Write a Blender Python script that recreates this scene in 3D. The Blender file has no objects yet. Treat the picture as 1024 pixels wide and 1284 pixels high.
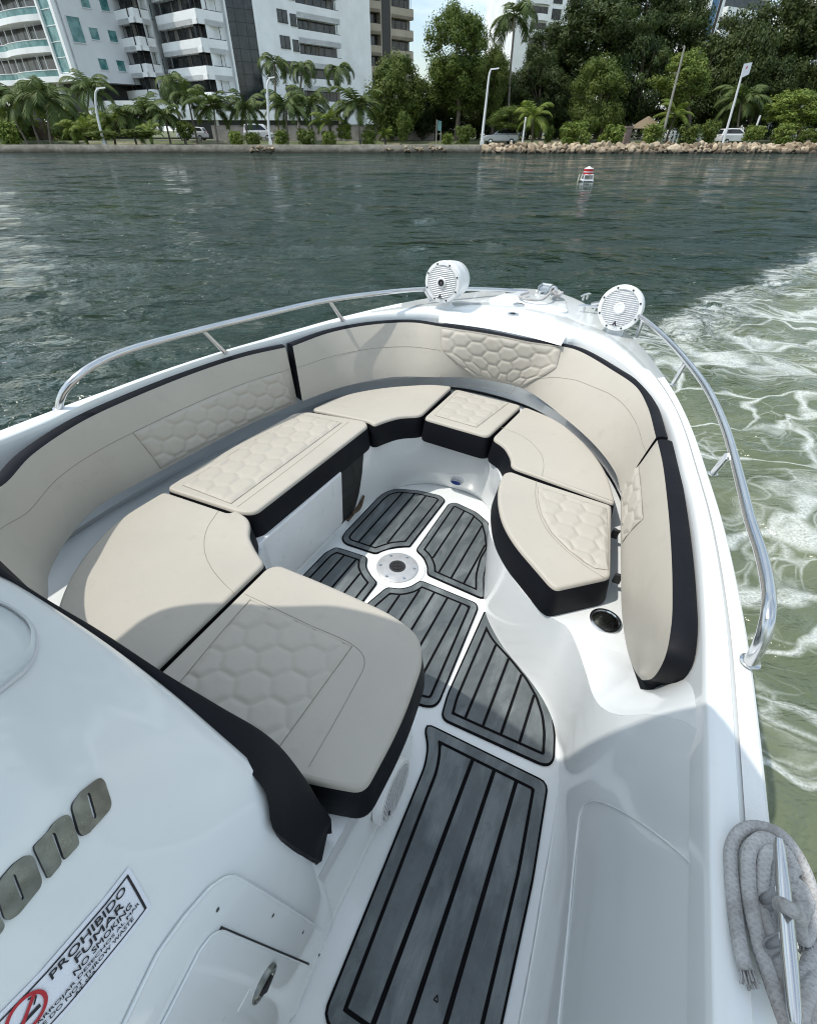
import bpy, bmesh, math, random
import numpy as np
from mathutils import Matrix, Vector, noise
random.seed(7); rnd = random.random
def uni(a, b): return a + (b - a) * rnd()
sc = bpy.context.scene
col = sc.collection
R = math.radians
# ------------------------------------------------------------------ survey
# The photograph was surveyed with a pinhole camera (focal length FL px in a 1024x1284 frame).
# at(u, v, z) gives the boat-frame point (x starboard, y forward, z above the cockpit sole) of a
# sight line at height z; far(u, v, y) gives the world point of a sight line at distance y.
FL, CX, CY = 593.0, 512.0, 642.0
def axes(yaw, p, r):
    f = np.array([-math.sin(yaw)*math.cos(p), math.cos(yaw)*math.cos(p), -math.sin(p)])
    a = np.array([math.cos(yaw), math.sin(yaw), 0.0]); u = np.cross(a, f)
    return np.array([a*math.cos(r)+u*math.sin(r), -a*math.sin(r)+u*math.cos(r), f])
EYE, CAMZ, PIT = 1.8, 2.15, math.atan(478.0/FL)
AB = axes(R(24.173), R(37.709), R(3.218))      # camera axes in the boat frame
AW = axes(0, PIT, 0)                           # camera axes in the world
BR = AW.T @ AB                                 # boat -> world rotation
CAM = np.array([0, 0, CAMZ])
def ray(A, u, v): return A[2] + A[0]*((u-CX)/FL) - A[1]*((v-CY)/FL)
def at(u, v, z):
    q = ray(AB, u, v); p = q*((z-EYE)/q[2]); return (p[0], p[1], z)
def atx(u, v, x):
    q = ray(AB, u, v); p = q*(x/q[0]); return (x, p[1], p[2]+EYE)
def far(u, v, y):
    q = ray(AW, u, v); p = q*(y/q[1]); return (p[0], y, p[2]+CAMZ)
def sea(u, v):
    q = ray(AW, u, v); p = q*(-CAMZ/q[2]); return (p[0], p[1])
BM = Matrix(BR.tolist()).to_4x4(); BM.translation = Vector(CAM - BR @ np.array([0, 0, EYE]))
IDM = Matrix.Identity(4)

# ------------------------------------------------------------------ node helpers
class NT:
    def __init__(s, nt): s.nt = nt; nt.nodes.clear()
    def n(s, t, ins=None, **k):
        x = s.nt.nodes.new(t)
        for a, b in k.items(): setattr(x, a, b)
        for a, b in (ins or {}).items(): s.set(x.inputs[a], b)
        return x
    def set(s, i, v):
        if isinstance(v, bpy.types.NodeSocket): s.nt.links.new(v, i)
        elif isinstance(v, bpy.types.Node): s.nt.links.new(v.outputs[0], i)
        else: i.default_value = v
    def m(s, op, a, b=0.0, c=None, clamp=False):
        x = s.n('ShaderNodeMath', {0: a, 1: b}, operation=op, use_clamp=clamp)
        if c is not None: s.set(x.inputs[2], c)
        return x.outputs[0]
    def ramp(s, f, *st, interp='LINEAR'):
        x = s.n('ShaderNodeValToRGB', {0: f}); e = x.color_ramp.elements
        x.color_ramp.interpolation = interp
        while len(e) < len(st): e.new(0.5)
        for el, (p, c) in zip(e, st):
            el.position = p; el.color = (c, c, c, 1) if isinstance(c, (int, float)) else (*c, 1)
        return x.outputs[0]
    def mix(s, f, a, b, bt='MIX'):
        x = s.n('ShaderNodeMix', data_type='RGBA', blend_type=bt)
        s.set(x.inputs[0], f)
        for i, v in ((6, a), (7, b)):
            if isinstance(v, tuple): v = (*v, 1)
            s.set(x.inputs[i], v)
        return x.outputs[2]
    def noise(s, vec, scale, detail=4.0, rough=.55, dist=0.0, out=0):
        x = s.n('ShaderNodeTexNoise', {'Scale': scale, 'Detail': detail, 'Roughness': rough, 'Distortion': dist})
        if vec is not None: s.set(x.inputs['Vector'], vec)
        return x.outputs[out]
    def bump(s, h, strength, dist=.01, nrm=None):
        x = s.n('ShaderNodeBump', {'Strength': strength, 'Distance': dist, 'Height': h})
        if nrm is not None: s.set(x.inputs['Normal'], nrm)
        return x.outputs[0]
    def pos(s): return s.n('ShaderNodeNewGeometry').outputs['Position']
    def obj(s): return s.n('ShaderNodeTexCoord').outputs['Object']
def new_mat(name):
    m = bpy.data.materials.new(name); m.use_nodes = True
    return m, NT(m.node_tree)
def finish(t, bsdf):
    o = t.n('ShaderNodeOutputMaterial'); t.nt.links.new(bsdf.outputs[0], o.inputs[0])
def plain(name, colr, rough=.5, metal=0.0, var=.12, vscale=6.0, bump=0.0, bscale=200.0, coat=0.0, spec=.5, alt=None):
    m, t = new_mat(name); v = t.obj()
    nz = t.noise(v, vscale, 5)
    lo = tuple(c*(1-var) for c in colr); hi = tuple(min(1, c*(1+var)) for c in (alt or colr))
    c = t.ramp(nz, (.3, lo), (.7, hi))
    rr = t.ramp(t.noise(v, vscale*2.3, 4), (.3, max(0, rough*.8)), (.7, min(1, rough*1.2)))
    b = t.n('ShaderNodeBsdfPrincipled', {'Base Color': c, 'Roughness': rr, 'Metallic': metal, 'Coat Weight': coat, 'Coat Roughness': .06, 'Specular IOR Level': spec})
    if bump: t.set(b.inputs['Normal'], t.bump(t.noise(v, bscale, 3), bump, .002))
    finish(t, b); return m
M = {}
def gelcoat(name, colr, rough):
    m, t = new_mat(name); v = t.obj()
    c = t.ramp(t.noise(v, 2.0, 4, .5), (.25, tuple(x*.97 for x in colr)), (.75, colr))
    c = t.mix(t.ramp(t.noise(v, 46.0, 3, .6), (.70, 0.0), (.78, .28)), c, (.40, .37, .32))
    c = t.mix(t.ramp(t.noise(v, 4.0, 6, .65, 1.0), (.58, 0.0), (.80, .10)), c, (.46, .46, .43))
    rr = t.ramp(t.noise(v, 3.0, 2), (.3, rough*.85), (.7, rough*1.2))
    b = t.n('ShaderNodeBsdfPrincipled', {'Base Color': c, 'Roughness': rr, 'Coat Weight': .6, 'Coat Roughness': .05})
    finish(t, b); return m
M['gel'] = gelcoat('white_gelcoat', (.77, .797, .795), .22)
def nonskid():
    m, t = new_mat('white_nonskid'); v = t.obj()
    c = t.ramp(t.noise(v, 4.0, 6, .6), (.25, (.71, .72, .71)), (.75, (.78, .79, .78)))
    vor = t.n('ShaderNodeTexVoronoi', {'Vector': v, 'Scale': 190.0}).outputs['Distance']
    b = t.n('ShaderNodeBsdfPrincipled', {'Base Color': c, 'Roughness': .5, 'Normal': t.bump(vor, .35, .002)})
    finish(t, b); return m
M['nonskid'] = nonskid()
def vinyl(name, colr, dirt, spec=.35, dr=0.0):
    m, t = new_mat(name); v = t.obj()
    c = t.ramp(t.noise(v, 2.6, 6, .6), (.28, tuple(x*.94 for x in colr)), (.72, tuple(min(1, x*1.03) for x in colr)))
    st = t.ramp(t.noise(v, 9.0, 8, .72), (.56, 0.0), (.80, dirt))
    c = t.mix(st, c, tuple(x*.55 for x in colr))
    wr = t.noise(v, 5.5, 3, .5, .6); gr = t.n('ShaderNodeTexVoronoi', {'Vector': v, 'Scale': 520.0}).outputs['Distance']
    b1 = t.bump(t.m('ADD', wr, t.m('MULTIPLY', t.noise(v, 17, 4, .6, 1.2), .25)), .22, .014); b2 = t.bump(gr, .16, .001, b1)
    rr = t.ramp(t.noise(v, 6.0, 5), (.3, .40+dr), (.7, .54+dr))
    b = t.n('ShaderNodeBsdfPrincipled', {'Base Color': c, 'Roughness': rr, 'Normal': b2, 'Specular IOR Level': spec})
    finish(t, b); return m
M['beige'] = vinyl('beige_vinyl', (.450, .420, .363), .28)
M['seam'] = plain('seam_thread', (.27, .245, .20), .7)
M['black'] = vinyl('black_vinyl', (.006, .007, .010), .2, .16, .12)
def foam(name):
    m, t = new_mat(name); v = t.obj()
    n1 = t.noise(v, 5.5, 7, .62, .5); n2 = t.noise(v, 21.0, 6, .65)
    mp = t.n('ShaderNodeMapping', {'Vector': v, 'Scale': (3.2, 1.1, 1.0), 'Rotation': (0, 0, .5)}).outputs[0]
    n3 = t.noise(mp, 3.4, 6, .6, .4)
    c = t.ramp(n1, (.32, (.066, .079, .084)), (.5, (.094, .109, .114)), (.70, (.128, .144, .149)))
    c = t.mix(t.ramp(n3, (.47, 0.0), (.70, .52)), c, (.29, .32, .325))
    c = t.mix(t.ramp(n2, (.58, 0.0), (.72, .4)), c, (.045, .055, .062))
    gr_ = t.noise(t.n('ShaderNodeMapping', {'Vector': v, 'Scale': (260.0, 8.0, 8.0), 'Rotation': (0, 0, .42)}).outputs[0], 1.0, 2)
    c = t.mix(t.ramp(gr_, (.35, .0), (.75, .16)), c, (.02, .025, .03))
    b = t.n('ShaderNodeBsdfPrincipled', {'Base Color': c, 'Roughness': t.ramp(n3, (.3, .34), (.7, .52)), 'Specular IOR Level': .5})
    t.set(b.inputs['Normal'], t.bump(t.noise(v, 420, 2), .18, .001))
    finish(t, b); return m
M['foam'] = foam('grey_foam_decking')
M['groove'] = plain('black_groove', (.006, .006, .007), .9, spec=.08)
M['steel'] = plain('polished_steel', (.60, .61, .62), .22, 1.0, .06, 9.0)
M['chrome'] = plain('dark_chrome', (.22, .23, .215), .30, 1.0, .30, 30.0)
M['dark'] = plain('dark_shade_and_trim', (.018, .018, .018), .7)
M['debris'] = plain('brown_debris', (.09, .06, .035), .8, var=.4, vscale=40)
M['plastic'] = plain('white_plastic', (.77, .78, .78), .32, var=.04)
M['grill'] = plain('grey_grille', (.60, .61, .63), .45, var=.06)
M['rubber'] = plain('black_rubber', (.02, .02, .021), .55)
M['flange'] = plain('anodised_flange', (.50, .51, .52), .38, .35, .10, 25.0)
M['blue'] = plain('blue_lens', (.02, .05, .22), .2)
M['red'] = plain('red_print', (.42, .02, .03), .4)
M['ink'] = plain('black_print', (.012, .012, .016), .45)
M['label'] = plain('white_label', (.76, .78, .84), .28, var=.03)
def rope_mat():
    m, t = new_mat('grey_rope'); v = t.obj(); uv = t.n('ShaderNodeTexCoord').outputs['UV']
    sx = t.n('ShaderNodeSeparateXYZ', {0: uv})
    a = t.m('MULTIPLY', sx.outputs[0], 1.0); bq = t.m('MULTIPLY', sx.outputs[1], 1.0)
    w1 = t.m('SINE', t.m('ADD', a, bq)); w2 = t.m('SINE', t.m('SUBTRACT', a, bq))
    h = t.m('MAXIMUM', w1, w2)
    c = t.ramp(t.noise(v, 16, 6, .65), (.28, (.26, .25, .235)), (.5, (.45, .445, .44)), (.75, (.60, .60, .59)))
    c = t.mix(t.ramp(t.noise(v, 5, 3), (.58, 0.0), (.72, .6)), c, (.17, .11, .075))
    c = t.mix(t.ramp(h, (.0, .13), (.6, 0.0)), c, (.14, .14, .14))
    b = t.n('ShaderNodeBsdfPrincipled', {'Base Color': c, 'Roughness': .85, 'Specular IOR Level': .2})
    b1 = t.bump(h, .38, .002); t.set(b.inputs['Normal'], t.bump(t.noise(v, 180, 4), .8, .003, b1))
    finish(t, b); return m
M['rope'] = rope_mat()
def acrylic():
    m, t = new_mat('clear_acrylic')
    b = t.n('ShaderNodeBsdfPrincipled', {'Base Color': (.80, .84, .84, 1), 'Roughness': .06, 'Transmission Weight': .92, 'IOR': 1.12})
    finish(t, b); return m
M['acrylic'] = acrylic()

# ------------------------------------------------------------------ mesh helpers
class G:
    def __init__(s): s.v = []; s.f = []; s.mi = []; s.uv = {}
    def add(s, vs, fs, mi=0):
        o = len(s.v); s.v += [tuple(map(float, p)) for p in vs]
        for f in fs: s.f.append(tuple(i+o for i in f)); s.mi.append(mi)
        return o
    def loft(s, loops, closed=True, cap0=False, cap1=False, mi=0):
        n = len(loops[0]); vs = [p for l in loops for p in l]; fs = []
        for k in range(len(loops)-1):
            for i in range(n if closed else n-1):
                j = (i+1) % n
                fs.append((k*n+i, k*n+j, (k+1)*n+j, (k+1)*n+i))
        if cap0: fs.append(tuple(range(n))[::-1])
        if cap1: fs.append(tuple(range((len(loops)-1)*n, len(loops)*n)))
        s.add(vs, fs, mi)
    def box(s, c, d, rz=0.0, mi=0):
        cx, cy, cz = c; dx, dy, dz = (q/2 for q in d); ca, sa = math.cos(rz), math.sin(rz); vs = []
        for z in (-dz, dz):
            for x, y in ((-dx, -dy), (dx, -dy), (dx, dy), (-dx, dy)):
                vs.append((cx+x*ca-y*sa, cy+x*sa+y*ca, cz+z))
        s.add(vs, [(3, 2, 1, 0), (4, 5, 6, 7), (0, 1, 5, 4), (1, 2, 6, 5), (2, 3, 7, 6), (3, 0, 4, 7)], mi)
    def tube(s, path, r, seg=10, mi=0, caps=True, uvk=None):
        P = [Vector(p) for p in path]; n = len(P); rr = r if isinstance(r, (list, tuple)) else [r]*n
        nrm = None; base = len(s.v); L = 0.0; fs = []; vs = []
        for i, p in enumerate(P):
            t = (P[min(i+1, n-1)] - P[max(i-1, 0)]).normalized()
            if nrm is None:
                nrm = t.orthogonal().normalized()
            nrm = (nrm - t*nrm.dot(t)).normalized(); b = t.cross(nrm)
            if i: L += (p - P[i-1]).length
            for k in range(seg):
                a = 2*math.pi*k/seg
                vs.append(p + (nrm*math.cos(a) + b*math.sin(a))*rr[i])
                if uvk: s.uv[base+len(vs)-1] = (k*uvk[0]/seg, L*uvk[1])
        for i in range(n-1):
            for k in range(seg):
                j = (k+1) % seg
                fs.append((i*seg+k, i*seg+j, (i+1)*seg+j, (i+1)*seg+k))
        if caps: fs += [tuple(range(seg))[::-1], tuple(range((n-1)*seg, n*seg))]
        s.add(vs, fs, mi)
    def lathe(s, prof, o, ax, seg=32, mi=0, cap0=False, cap1=False):
        ax = Vector(ax).normalized(); e1 = ax.orthogonal().normalized(); e2 = ax.cross(e1); o = Vector(o)
        loops = [[o + ax*h + (e1*math.cos(2*math.pi*k/seg) + e2*math.sin(2*math.pi*k/seg))*r for k in range(seg)] for r, h in prof]
        s.loft(loops, True, cap0, cap1, mi)
    def poly(s, pts, mi=0): s.add(pts, [tuple(range(len(pts)))], mi)
def wm(o):
    b = o.matrix_basis.copy()
    return (wm(o.parent) @ o.matrix_parent_inverse @ b) if o.parent else b
def build(name, g, mat, parent=None, frame=IDM, smooth=True, angle=40, bevel=0.0, tri=False):
    me = bpy.data.meshes.new(name)
    X = frame if parent is None else wm(parent).inverted() @ frame
    me.from_pydata([X @ Vector(p) for p in g.v], [], g.f)
    for m in (mat if isinstance(mat, (list, tuple)) else [mat]): me.materials.append(m)
    me.polygons.foreach_set('material_index', g.mi)
    if g.uv:
        ul = me.uv_layers.new(name='UVMap')
        for lp in me.loops: ul.data[lp.index].uv = g.uv.get(lp.vertex_index, (0, 0))
        for p in me.polygons:       # close the seam round a tube
            us = [ul.data[l].uv[0] for l in p.loop_indices]
            if max(us)-min(us) > 9:
                for l in p.loop_indices:
                    if ul.data[l].uv[0] < 9: ul.data[l].uv[0] += 25.133
    me.update()
    bm = bmesh.new(); bm.from_mesh(me); bmesh.ops.recalc_face_normals(bm, faces=bm.faces[:]); bm.to_mesh(me); bm.free()
    if smooth:
        me.polygons.foreach_set('use_smooth', [True]*len(me.polygons))
        me.set_sharp_from_angle(angle=R(angle))
    o = bpy.data.objects.new(name, me); col.objects.link(o)
    if parent is not None: o.parent = parent
    if bevel:
        b = o.modifiers.new('Bevel', 'BEVEL'); b.width = bevel; b.segments = 3; b.limit_method = 'ANGLE'; b.angle_limit = R(35)
    return o
def tag(o, label=None, cat=None, group=None, kind=None):
    if label: o['label'] = label
    if cat: o['category'] = cat
    if group: o['group'] = group
    if kind: o['kind'] = kind
    return o
def empty(name, loc, frame=IDM, rz=0.0):
    o = bpy.data.objects.new(name, None); col.objects.link(o); o.empty_display_size = .2
    Mx = frame.copy(); Mx.translation = frame @ Vector(loc)
    o.matrix_world = Mx @ Matrix.Rotation(rz, 4, 'Z')
    return o
def copy_tree(o, parent=None):
    c = o.copy(); col.objects.link(c)
    if parent is not None: c.parent = parent
    for ch in o.children: copy_tree(ch, c)
    return c
# curves ------------------------------------------------------------
def V3(p): return np.array(p, float)
def resample(pts, n, closed=False):
    P = np.array(pts, float)
    if closed: P = np.vstack([P, P[:1]])
    d = np.r_[0, np.cumsum(np.linalg.norm(np.diff(P, axis=0), axis=1))]
    t = np.linspace(0, d[-1], n+1)[:-1] if closed else np.linspace(0, d[-1], n)
    return np.stack([np.interp(t, d, P[:, k]) for k in range(P.shape[1])], 1)
def spline(pts, n, closed=False, sub=12):
    P = np.array(pts, float); m = len(P); out = []
    for i in range(m if closed else m-1):
        if closed: a, b, c, d = P[(i-1) % m], P[i], P[(i+1) % m], P[(i+2) % m]
        else:
            b, c = P[i], P[i+1]; a = P[i-1] if i else 2*b-c; d = P[i+2] if i+2 < m else 2*c-b
        t0 = 0; t1 = max(1e-6, np.linalg.norm(b-a)**.5); t2 = t1+max(1e-6, np.linalg.norm(c-b)**.5); t3 = t2+max(1e-6, np.linalg.norm(d-c)**.5)
        for k in range(sub):
            t = t1+(t2-t1)*k/sub
            A1 = (t1-t)/(t1-t0)*a+(t-t0)/(t1-t0)*b; A2 = (t2-t)/(t2-t1)*b+(t-t1)/(t2-t1)*c; A3 = (t3-t)/(t3-t2)*c+(t-t2)/(t3-t2)*d
            B1 = (t2-t)/(t2-t0)*A1+(t-t0)/(t2-t0)*A2; B2 = (t3-t)/(t3-t1)*A2+(t-t1)/(t3-t1)*A3
            out.append((t2-t)/(t2-t1)*B1+(t-t1)/(t2-t1)*B2)
    if not closed: out.append(P[-1])
    return resample(out, n, closed)
def fillet(pts, r, seg=6, soft=None):
    """round every corner of a closed 2-D outline"""
    P = [np.array(p[:2], float) for p in pts]; n = len(P); out = []
    for i in range(n):
        a, b, c = P[i-1], P[i], P[(i+1) % n]
        la, lc = np.linalg.norm(a-b), np.linalg.norm(c-b)
        rr = r if (soft is None or float((b-a)@(c-b))/(la*lc+1e-9) < .72) else soft
        q = min(rr, la*.48, lc*.48)
        p0 = b+(a-b)/la*q; p2 = b+(c-b)/lc*q
        for k in range(seg+1):
            t = k/seg; out.append((1-t)**2*p0+2*t*(1-t)*b+t*t*p2)
    return np.array(out)
def inset(P, d):
    n = len(P); A = 0.0
    for i in range(n):
        x0, y0 = P[i-1][:2]; x1, y1 = P[i][:2]; A += x0*y1-x1*y0
    s = 1 if A > 0 else -1; out = []
    for i in range(n):
        e1 = P[i]-P[i-1]; e2 = P[(i+1) % n]-P[i]
        n1 = np.array([-e1[1], e1[0]])/(np.linalg.norm(e1)+1e-9); n2 = np.array([-e2[1], e2[0]])/(np.linalg.norm(e2)+1e-9)
        m = n1+n2; L = np.linalg.norm(m)
        if L < 1e-6: out.append(P[i]+n1*d*s); continue
        m = m/L; k = 1/max(.45, float(m@n1)); out.append(P[i]+m*d*s*k)
    return np.array(out)
def inset_clean(P, d):
    Q = inset(P, d); A_ = np.array(P); B_ = np.roll(A_, -1, axis=0); out = []
    for q in Q:
        e = B_-A_; t = np.clip(((q-A_)*e).sum(1)/((e*e).sum(1)+1e-12), 0, 1); m = np.linalg.norm(A_+e*t[:, None]-q, axis=1).min()
        if m > d*.985: out.append(q)
    return np.array(out)
def lift(P, z): return [(p[0], p[1], z) for p in P]
def inside(P, x, y):
    c = False; n = len(P)
    for i in range(n):
        x0, y0 = P[i-1][:2]; x1, y1 = P[i][:2]
        if (y0 > y) != (y1 > y) and x < (x1-x0)*(y-y0)/(y1-y0)+x0: c = not c
    return c
def hexd(x, y, w=.135, h=.098):
    """0 on the stitching, 1 in the middle of a cell of a honeycomb with flat tops"""
    x = x/w*1.1547; y = y/h                      # to a regular unit-height hexagon grid
    best = None
    for ox in (0, 1):
        gx = (x-ox*.8660)/1.7321; gy = (y-ox*.5)
        dx = (gx-round(gx))*1.7321; dy = gy-round(gy)
        d = max(abs(dy), abs(dx)*.8660+abs(dy)*.5)
        best = d if best is None else min(best, d)
    return max(0.0, 1-best/.5)
def puff(d): return min(1.0, d/.34)**.5
# ------------------------------------------------------------------ the boat
X0 = -.79
boat = empty('motor_boat', (X0, 1.0, 0), BM)
tag(boat, 'white open bow motor boat with wraparound beige lounge, seen from its console', 'boat')
bpy.context.view_layer.update()
def bpart(name, g, mat, parent=None, **k): return build(name, g, mat, parent or boat, BM, **k)

# plan curves (boat frame), port aft -> bow -> starboard aft
outer_half = [(1.24, -3.2), (1.26, -2.0), (1.262, -.6), (1.263, .4), (1.262, .95), (1.25, 1.2), (1.225, 1.5), (1.18, 1.85), (1.12, 2.25), (1.045, 2.6), (.95, 2.92), (.82, 3.28), (.66, 3.6), (.47, 3.88), (.31, 4.1), (.16, 4.22), (0, 4.26)]
ZG = .885
in_port = [(-1.95, -3.2), (-1.95, -1.5), (-1.95, 0), (-1.95, .5)] + [at(u, v, .87)[:2] for u, v in [(61, 537), (123, 508), (205, 475)]] + [(-1.925, 1.85), (-1.845, 2.17)] + [at(u, v, .87)[:2] for u, v in [(416, 411), (467, 402), (518, 399), (550, 400)]]
in_stb = [at(u, v, .87)[:2] for u, v in [(704, 430), (722, 430), (759, 446), (800, 478), (827, 512), (841, 547), (851, 587), (865, 646), (874, 719), (878, 796)]] + [(.362, .8), (.362, .4), (.362, -.5), (.36, -1.5), (.35, -3.2)]
inner = spline(in_port + in_stb, 240)
oc = [(X0-h, y) for h, y in outer_half] + [(X0+h, y) for h, y in outer_half[::-1][1:]]
outer = spline(oc, 600)
# pair each inner point with an outer one by a common station
def stations(curve, n):
    return resample(curve, n)
NI = 240
# station by angle about a point well inside, falling back to y along the straight sides
def station(p):
    if p[1] < 1.6: return (-1 if p[0] < X0 else 1)*(10-(p[1]+3.2)*1.0)
    return math.atan2(p[0]-X0, (p[1]-1.6)*.85)/(math.pi/2)*5.2
so = np.array([station(p) for p in outer]); order = np.argsort(so)
def pair(p):
    s = station(p); return np.array([np.interp(s, so[order], outer[order][:, k]) for k in (0, 1)])
opair = np.array([pair(p) for p in inner])
def deckz(p): return ZG + .05*max(0.0, (p[1]-2.4)/1.9)**1.3
prof = [(.001, -.07), (0, -.012), (.02, .006), (.05, .012), (.44, .014), (.47, .006), (.5, .003), (.93, -.002), (.97, -.01), (1.0, -.03)]
g = G(); loops = []
for t, dz in prof:
    loops.append([(*(a*(1-t)+b*t), deckz(a*(1-t)+b*t)+dz) for a, b in zip(inner, opair)])
g.loft(loops, closed=False)
bpart('gunwale_deck', g, M['gel'], angle=60)
# anti-slip panels let into the deck, one object each side of the bow
for s0, s1 in ((20, 108), (139, 222)):
    for a0, a1 in (((s0, s0+34), (s0+37, s1)) if s0 < 100 else ((s0, s1-44), (s1-41, s1))):
        g = G(); rows = []
        for t in np.linspace(.56, .88, 8):
            rows.append([(*(a*(1-t)+b*t), deckz(a*(1-t)+b*t)+.0055-.004*((t-.5)/.43)) for a, b in zip(inner[a0:a1], opair[a0:a1])])
        g.loft(rows, closed=False); bpart('nonskid_panel', g, M['nonskid'])
# hull side and rub rail
g = G(); hl = []
for dz, k in ((-.03, 0), (-.10, .01), (-.16, -.005), (-.45, .05), (-.8, .14), (-1.15, .30), (-1.45, .62)):
    L = []
    for p in outer[::3]:
        c = np.array([X0, min(p[1], 2.2)]); q = p+(c-p)/np.linalg.norm(c-p)*k; L.append((q[0], q[1], deckz(p)+dz))
    hl.append(L)
g.loft(hl, closed=False); bpart('hull', g, M['gel'], angle=60)
g = G(); g.tube([(*p, deckz(p)-.055) for p in outer[::4]], .018, 8); bpart('rub_rail', g, M['plastic'])

# --- cockpit liner: floor, footwell walls, seat platform, coaming
pairs_fr = [  # floor x,y, rim x,y,z
 (-.285, -1.2, -.300, -1.2, .35), (-.285, .2, -.302, .2, .38), (-.285, .5, -.302, .5, .385), (-.288, .78, -.306, .78, .385), (-.35, .90, -.36, .88, .385), (-.62, .935, -.62, .915, .385), (-.93, .94, -.95, .92, .385), (-1.08, 1.0, -1.08, .98, .385), (-1.19, 1.16, -1.20, 1.14, .385),
 (-1.225, 1.4, -1.245, 1.4, .385), (-1.225, 1.8, -1.245, 1.8, .385), (-1.20, 2.12, -1.235, 2.10, .385), (-1.13, 2.33, -1.15, 2.24, .385), (-.98, 2.47, -1.0, 2.38, .385), (-.80, 2.51, -.80, 2.42, .385), (-.60, 2.48, -.58, 2.37, .385),
 (-.44, 2.28, -.44, 2.18, .385), (-.365, 2.0, -.40, 1.97, .385), (-.325, 1.76, -.36, 1.74, .385), (-.27, 1.58, -.22, 1.54, .385), (-.14, 1.43, -.08, 1.40, .385), (.0, 1.325, .03, 1.345, .385), (.10, 1.235, .09, 1.325, .385), (.165, 1.15, .135, 1.26, .386), (.205, 1.06, .185, 1.15, .395), (.225, .97, .222, 1.02, .445), (.238, .86, .262, .92, .55), (.245, .74, .325, .83, .74), (.25, .62, .368, .72, .866), (.258, .45, .371, .5, .868), (.265, .1, .371, .1, .868), (.27, -.5, .371, -.5, .868), (.27, -1.2, .368, -1.2, .868)]
FR = spline(pairs_fr, 330)
Fl = FR[:, :2]; Rm = FR[:, 2:4]; Rz = FR[:, 4]
iw = next(i for i, p in enumerate(Fl) if p[1] > .20)
g = G(); rows = []
for t, zt, f in ((-.03, 0.0, 0), (0, .0, 0), (.06, .004, 0), (.16, .03, 0), (.30, .12, 0), (.5, .34, 0), (.72, .62, 0), (.88, .84, 0), (.95, .94, 0), (.985, .985, 0), (1.0, 1.0, 0)):
    rows.append([(*(a*(1-t)+b*t), z*zt) for a, b, z in list(zip(Fl, Rm, Rz))[iw:]])
g.loft(rows, closed=False)
liner_parts = g
bpart('footwell_wall', g, M['gel'], angle=70)
g = G(); fp = [(*p, 0) for p in Fl] ; g.poly(fp); bpart('cockpit_floor', g, M['gel'])
# platform: ring between rim and a curve just inside the hull
plat_out = spline([(-1.93, -.1), (-1.94, .6), (-1.965, 1.0), (-1.96, 1.4), (-1.93, 1.8), (-1.86, 2.2), (-1.72, 2.6), (-1.45, 2.95), (-1.1, 3.17), (-.79, 3.19), (-.5, 3.12), (-.2, 2.88), (.04, 2.58), (.19, 2.25), (.27, 1.9), (.33, 1.5), (.35, 1.2), (.355, .95)], 160)
k1 = int(np.argmin([abs(p[0]-.185)+abs(p[1]-1.15) for p in Rm]))
rim = Rm[2:k1+1]
bm = bmesh.new()
loop = [bm.verts.new((*p, .385)) for p in rim] + [bm.verts.new((*p, .385)) for p in ([(.25, 1.08), (.31, 1.0)])] + [bm.verts.new((*p, .385)) for p in plat_out[::-1]] + [bm.verts.new((*p, .385)) for p in [(-1.9, .0), (-.4, -.05)]]
es = [bm.edges.new((loop[i-1], loop[i])) for i in range(len(loop))]
CUPX, CUPY, _ = at(759, 778, .39)
hole = [bm.verts.new((CUPX+.049*math.cos(a), CUPY+.049*math.sin(a), .385)) for a in np.linspace(0, 2*math.pi, 33)[:-1]]; es += [bm.edges.new((hole[i-1], hole[i])) for i in range(32)]
bmesh.ops.triangle_fill(bm, use_beauty=True, edges=es)
g = G(); g.v = [tuple(v.co) for v in bm.verts]; bm.verts.index_update()
g.f = [tuple(v.index for v in f.verts) for f in bm.faces]; g.mi = [0]*len(g.f); bm.free()
bpart('seat_platform', g, M['gel'])
# coaming wall behind the backrests (platform up to the gunwale) with the gutter under them
g = G(); rows = []
ci = resample(inner, 200); co = resample(plat_out, 200)
ii = [i for i, p in enumerate(inner) if (p[1] > .45 or p[0] < X0) and p[1] > -.1]
cin = inner[ii]; kk = max(i for i, p in enumerate(cin) if p[1] > .78); cin = resample(cin[:kk+1], 200)
for t, z in ((0, .405), (0, .47), (.25, .49), (.5, .52), (.8, .70), (1, .875)):
    rows.append([(*(a*(1-t)+b*t), z) for a, b in zip(co, cin)])
g.loft(rows, closed=False)
g.loft([[(.378, y, z) for y in (1.35, 1.0, .7, .3)] for z in (.40, .88)], closed=False)
bpart('coaming_wall', g, M['gel'], angle=60)
# shelf round the cup holder, falling away aft to the side wall
ka = int(np.argmin([abs(p[0]-.085)+abs(p[1]-1.328) for p in Rm])); kb = int(np.argmin([abs(p[0]-.368)+abs(p[1]-.72) for p in Rm]))
g = G(); A = [(a[0], a[1], z+.0004) for a, z in zip(Rm[ka:kb+1], Rz[ka:kb+1])]
B = [(.345, 1.40, .3865), (.352, 1.30, .387), (.366, 1.2, .45), (.371, 1.08, .60), (.373, .97, .77), (.374, .86, .866), (.374, .72, .869)]
A = resample(A, 40); B = resample(spline(B, 60), 40)
g.loft([[tuple(p) for p in A*(1-t)+B*t] for t in np.linspace(0, 1, 8)], closed=False)
bpart('side_shelf', g, M['gel'], angle=80)
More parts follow.
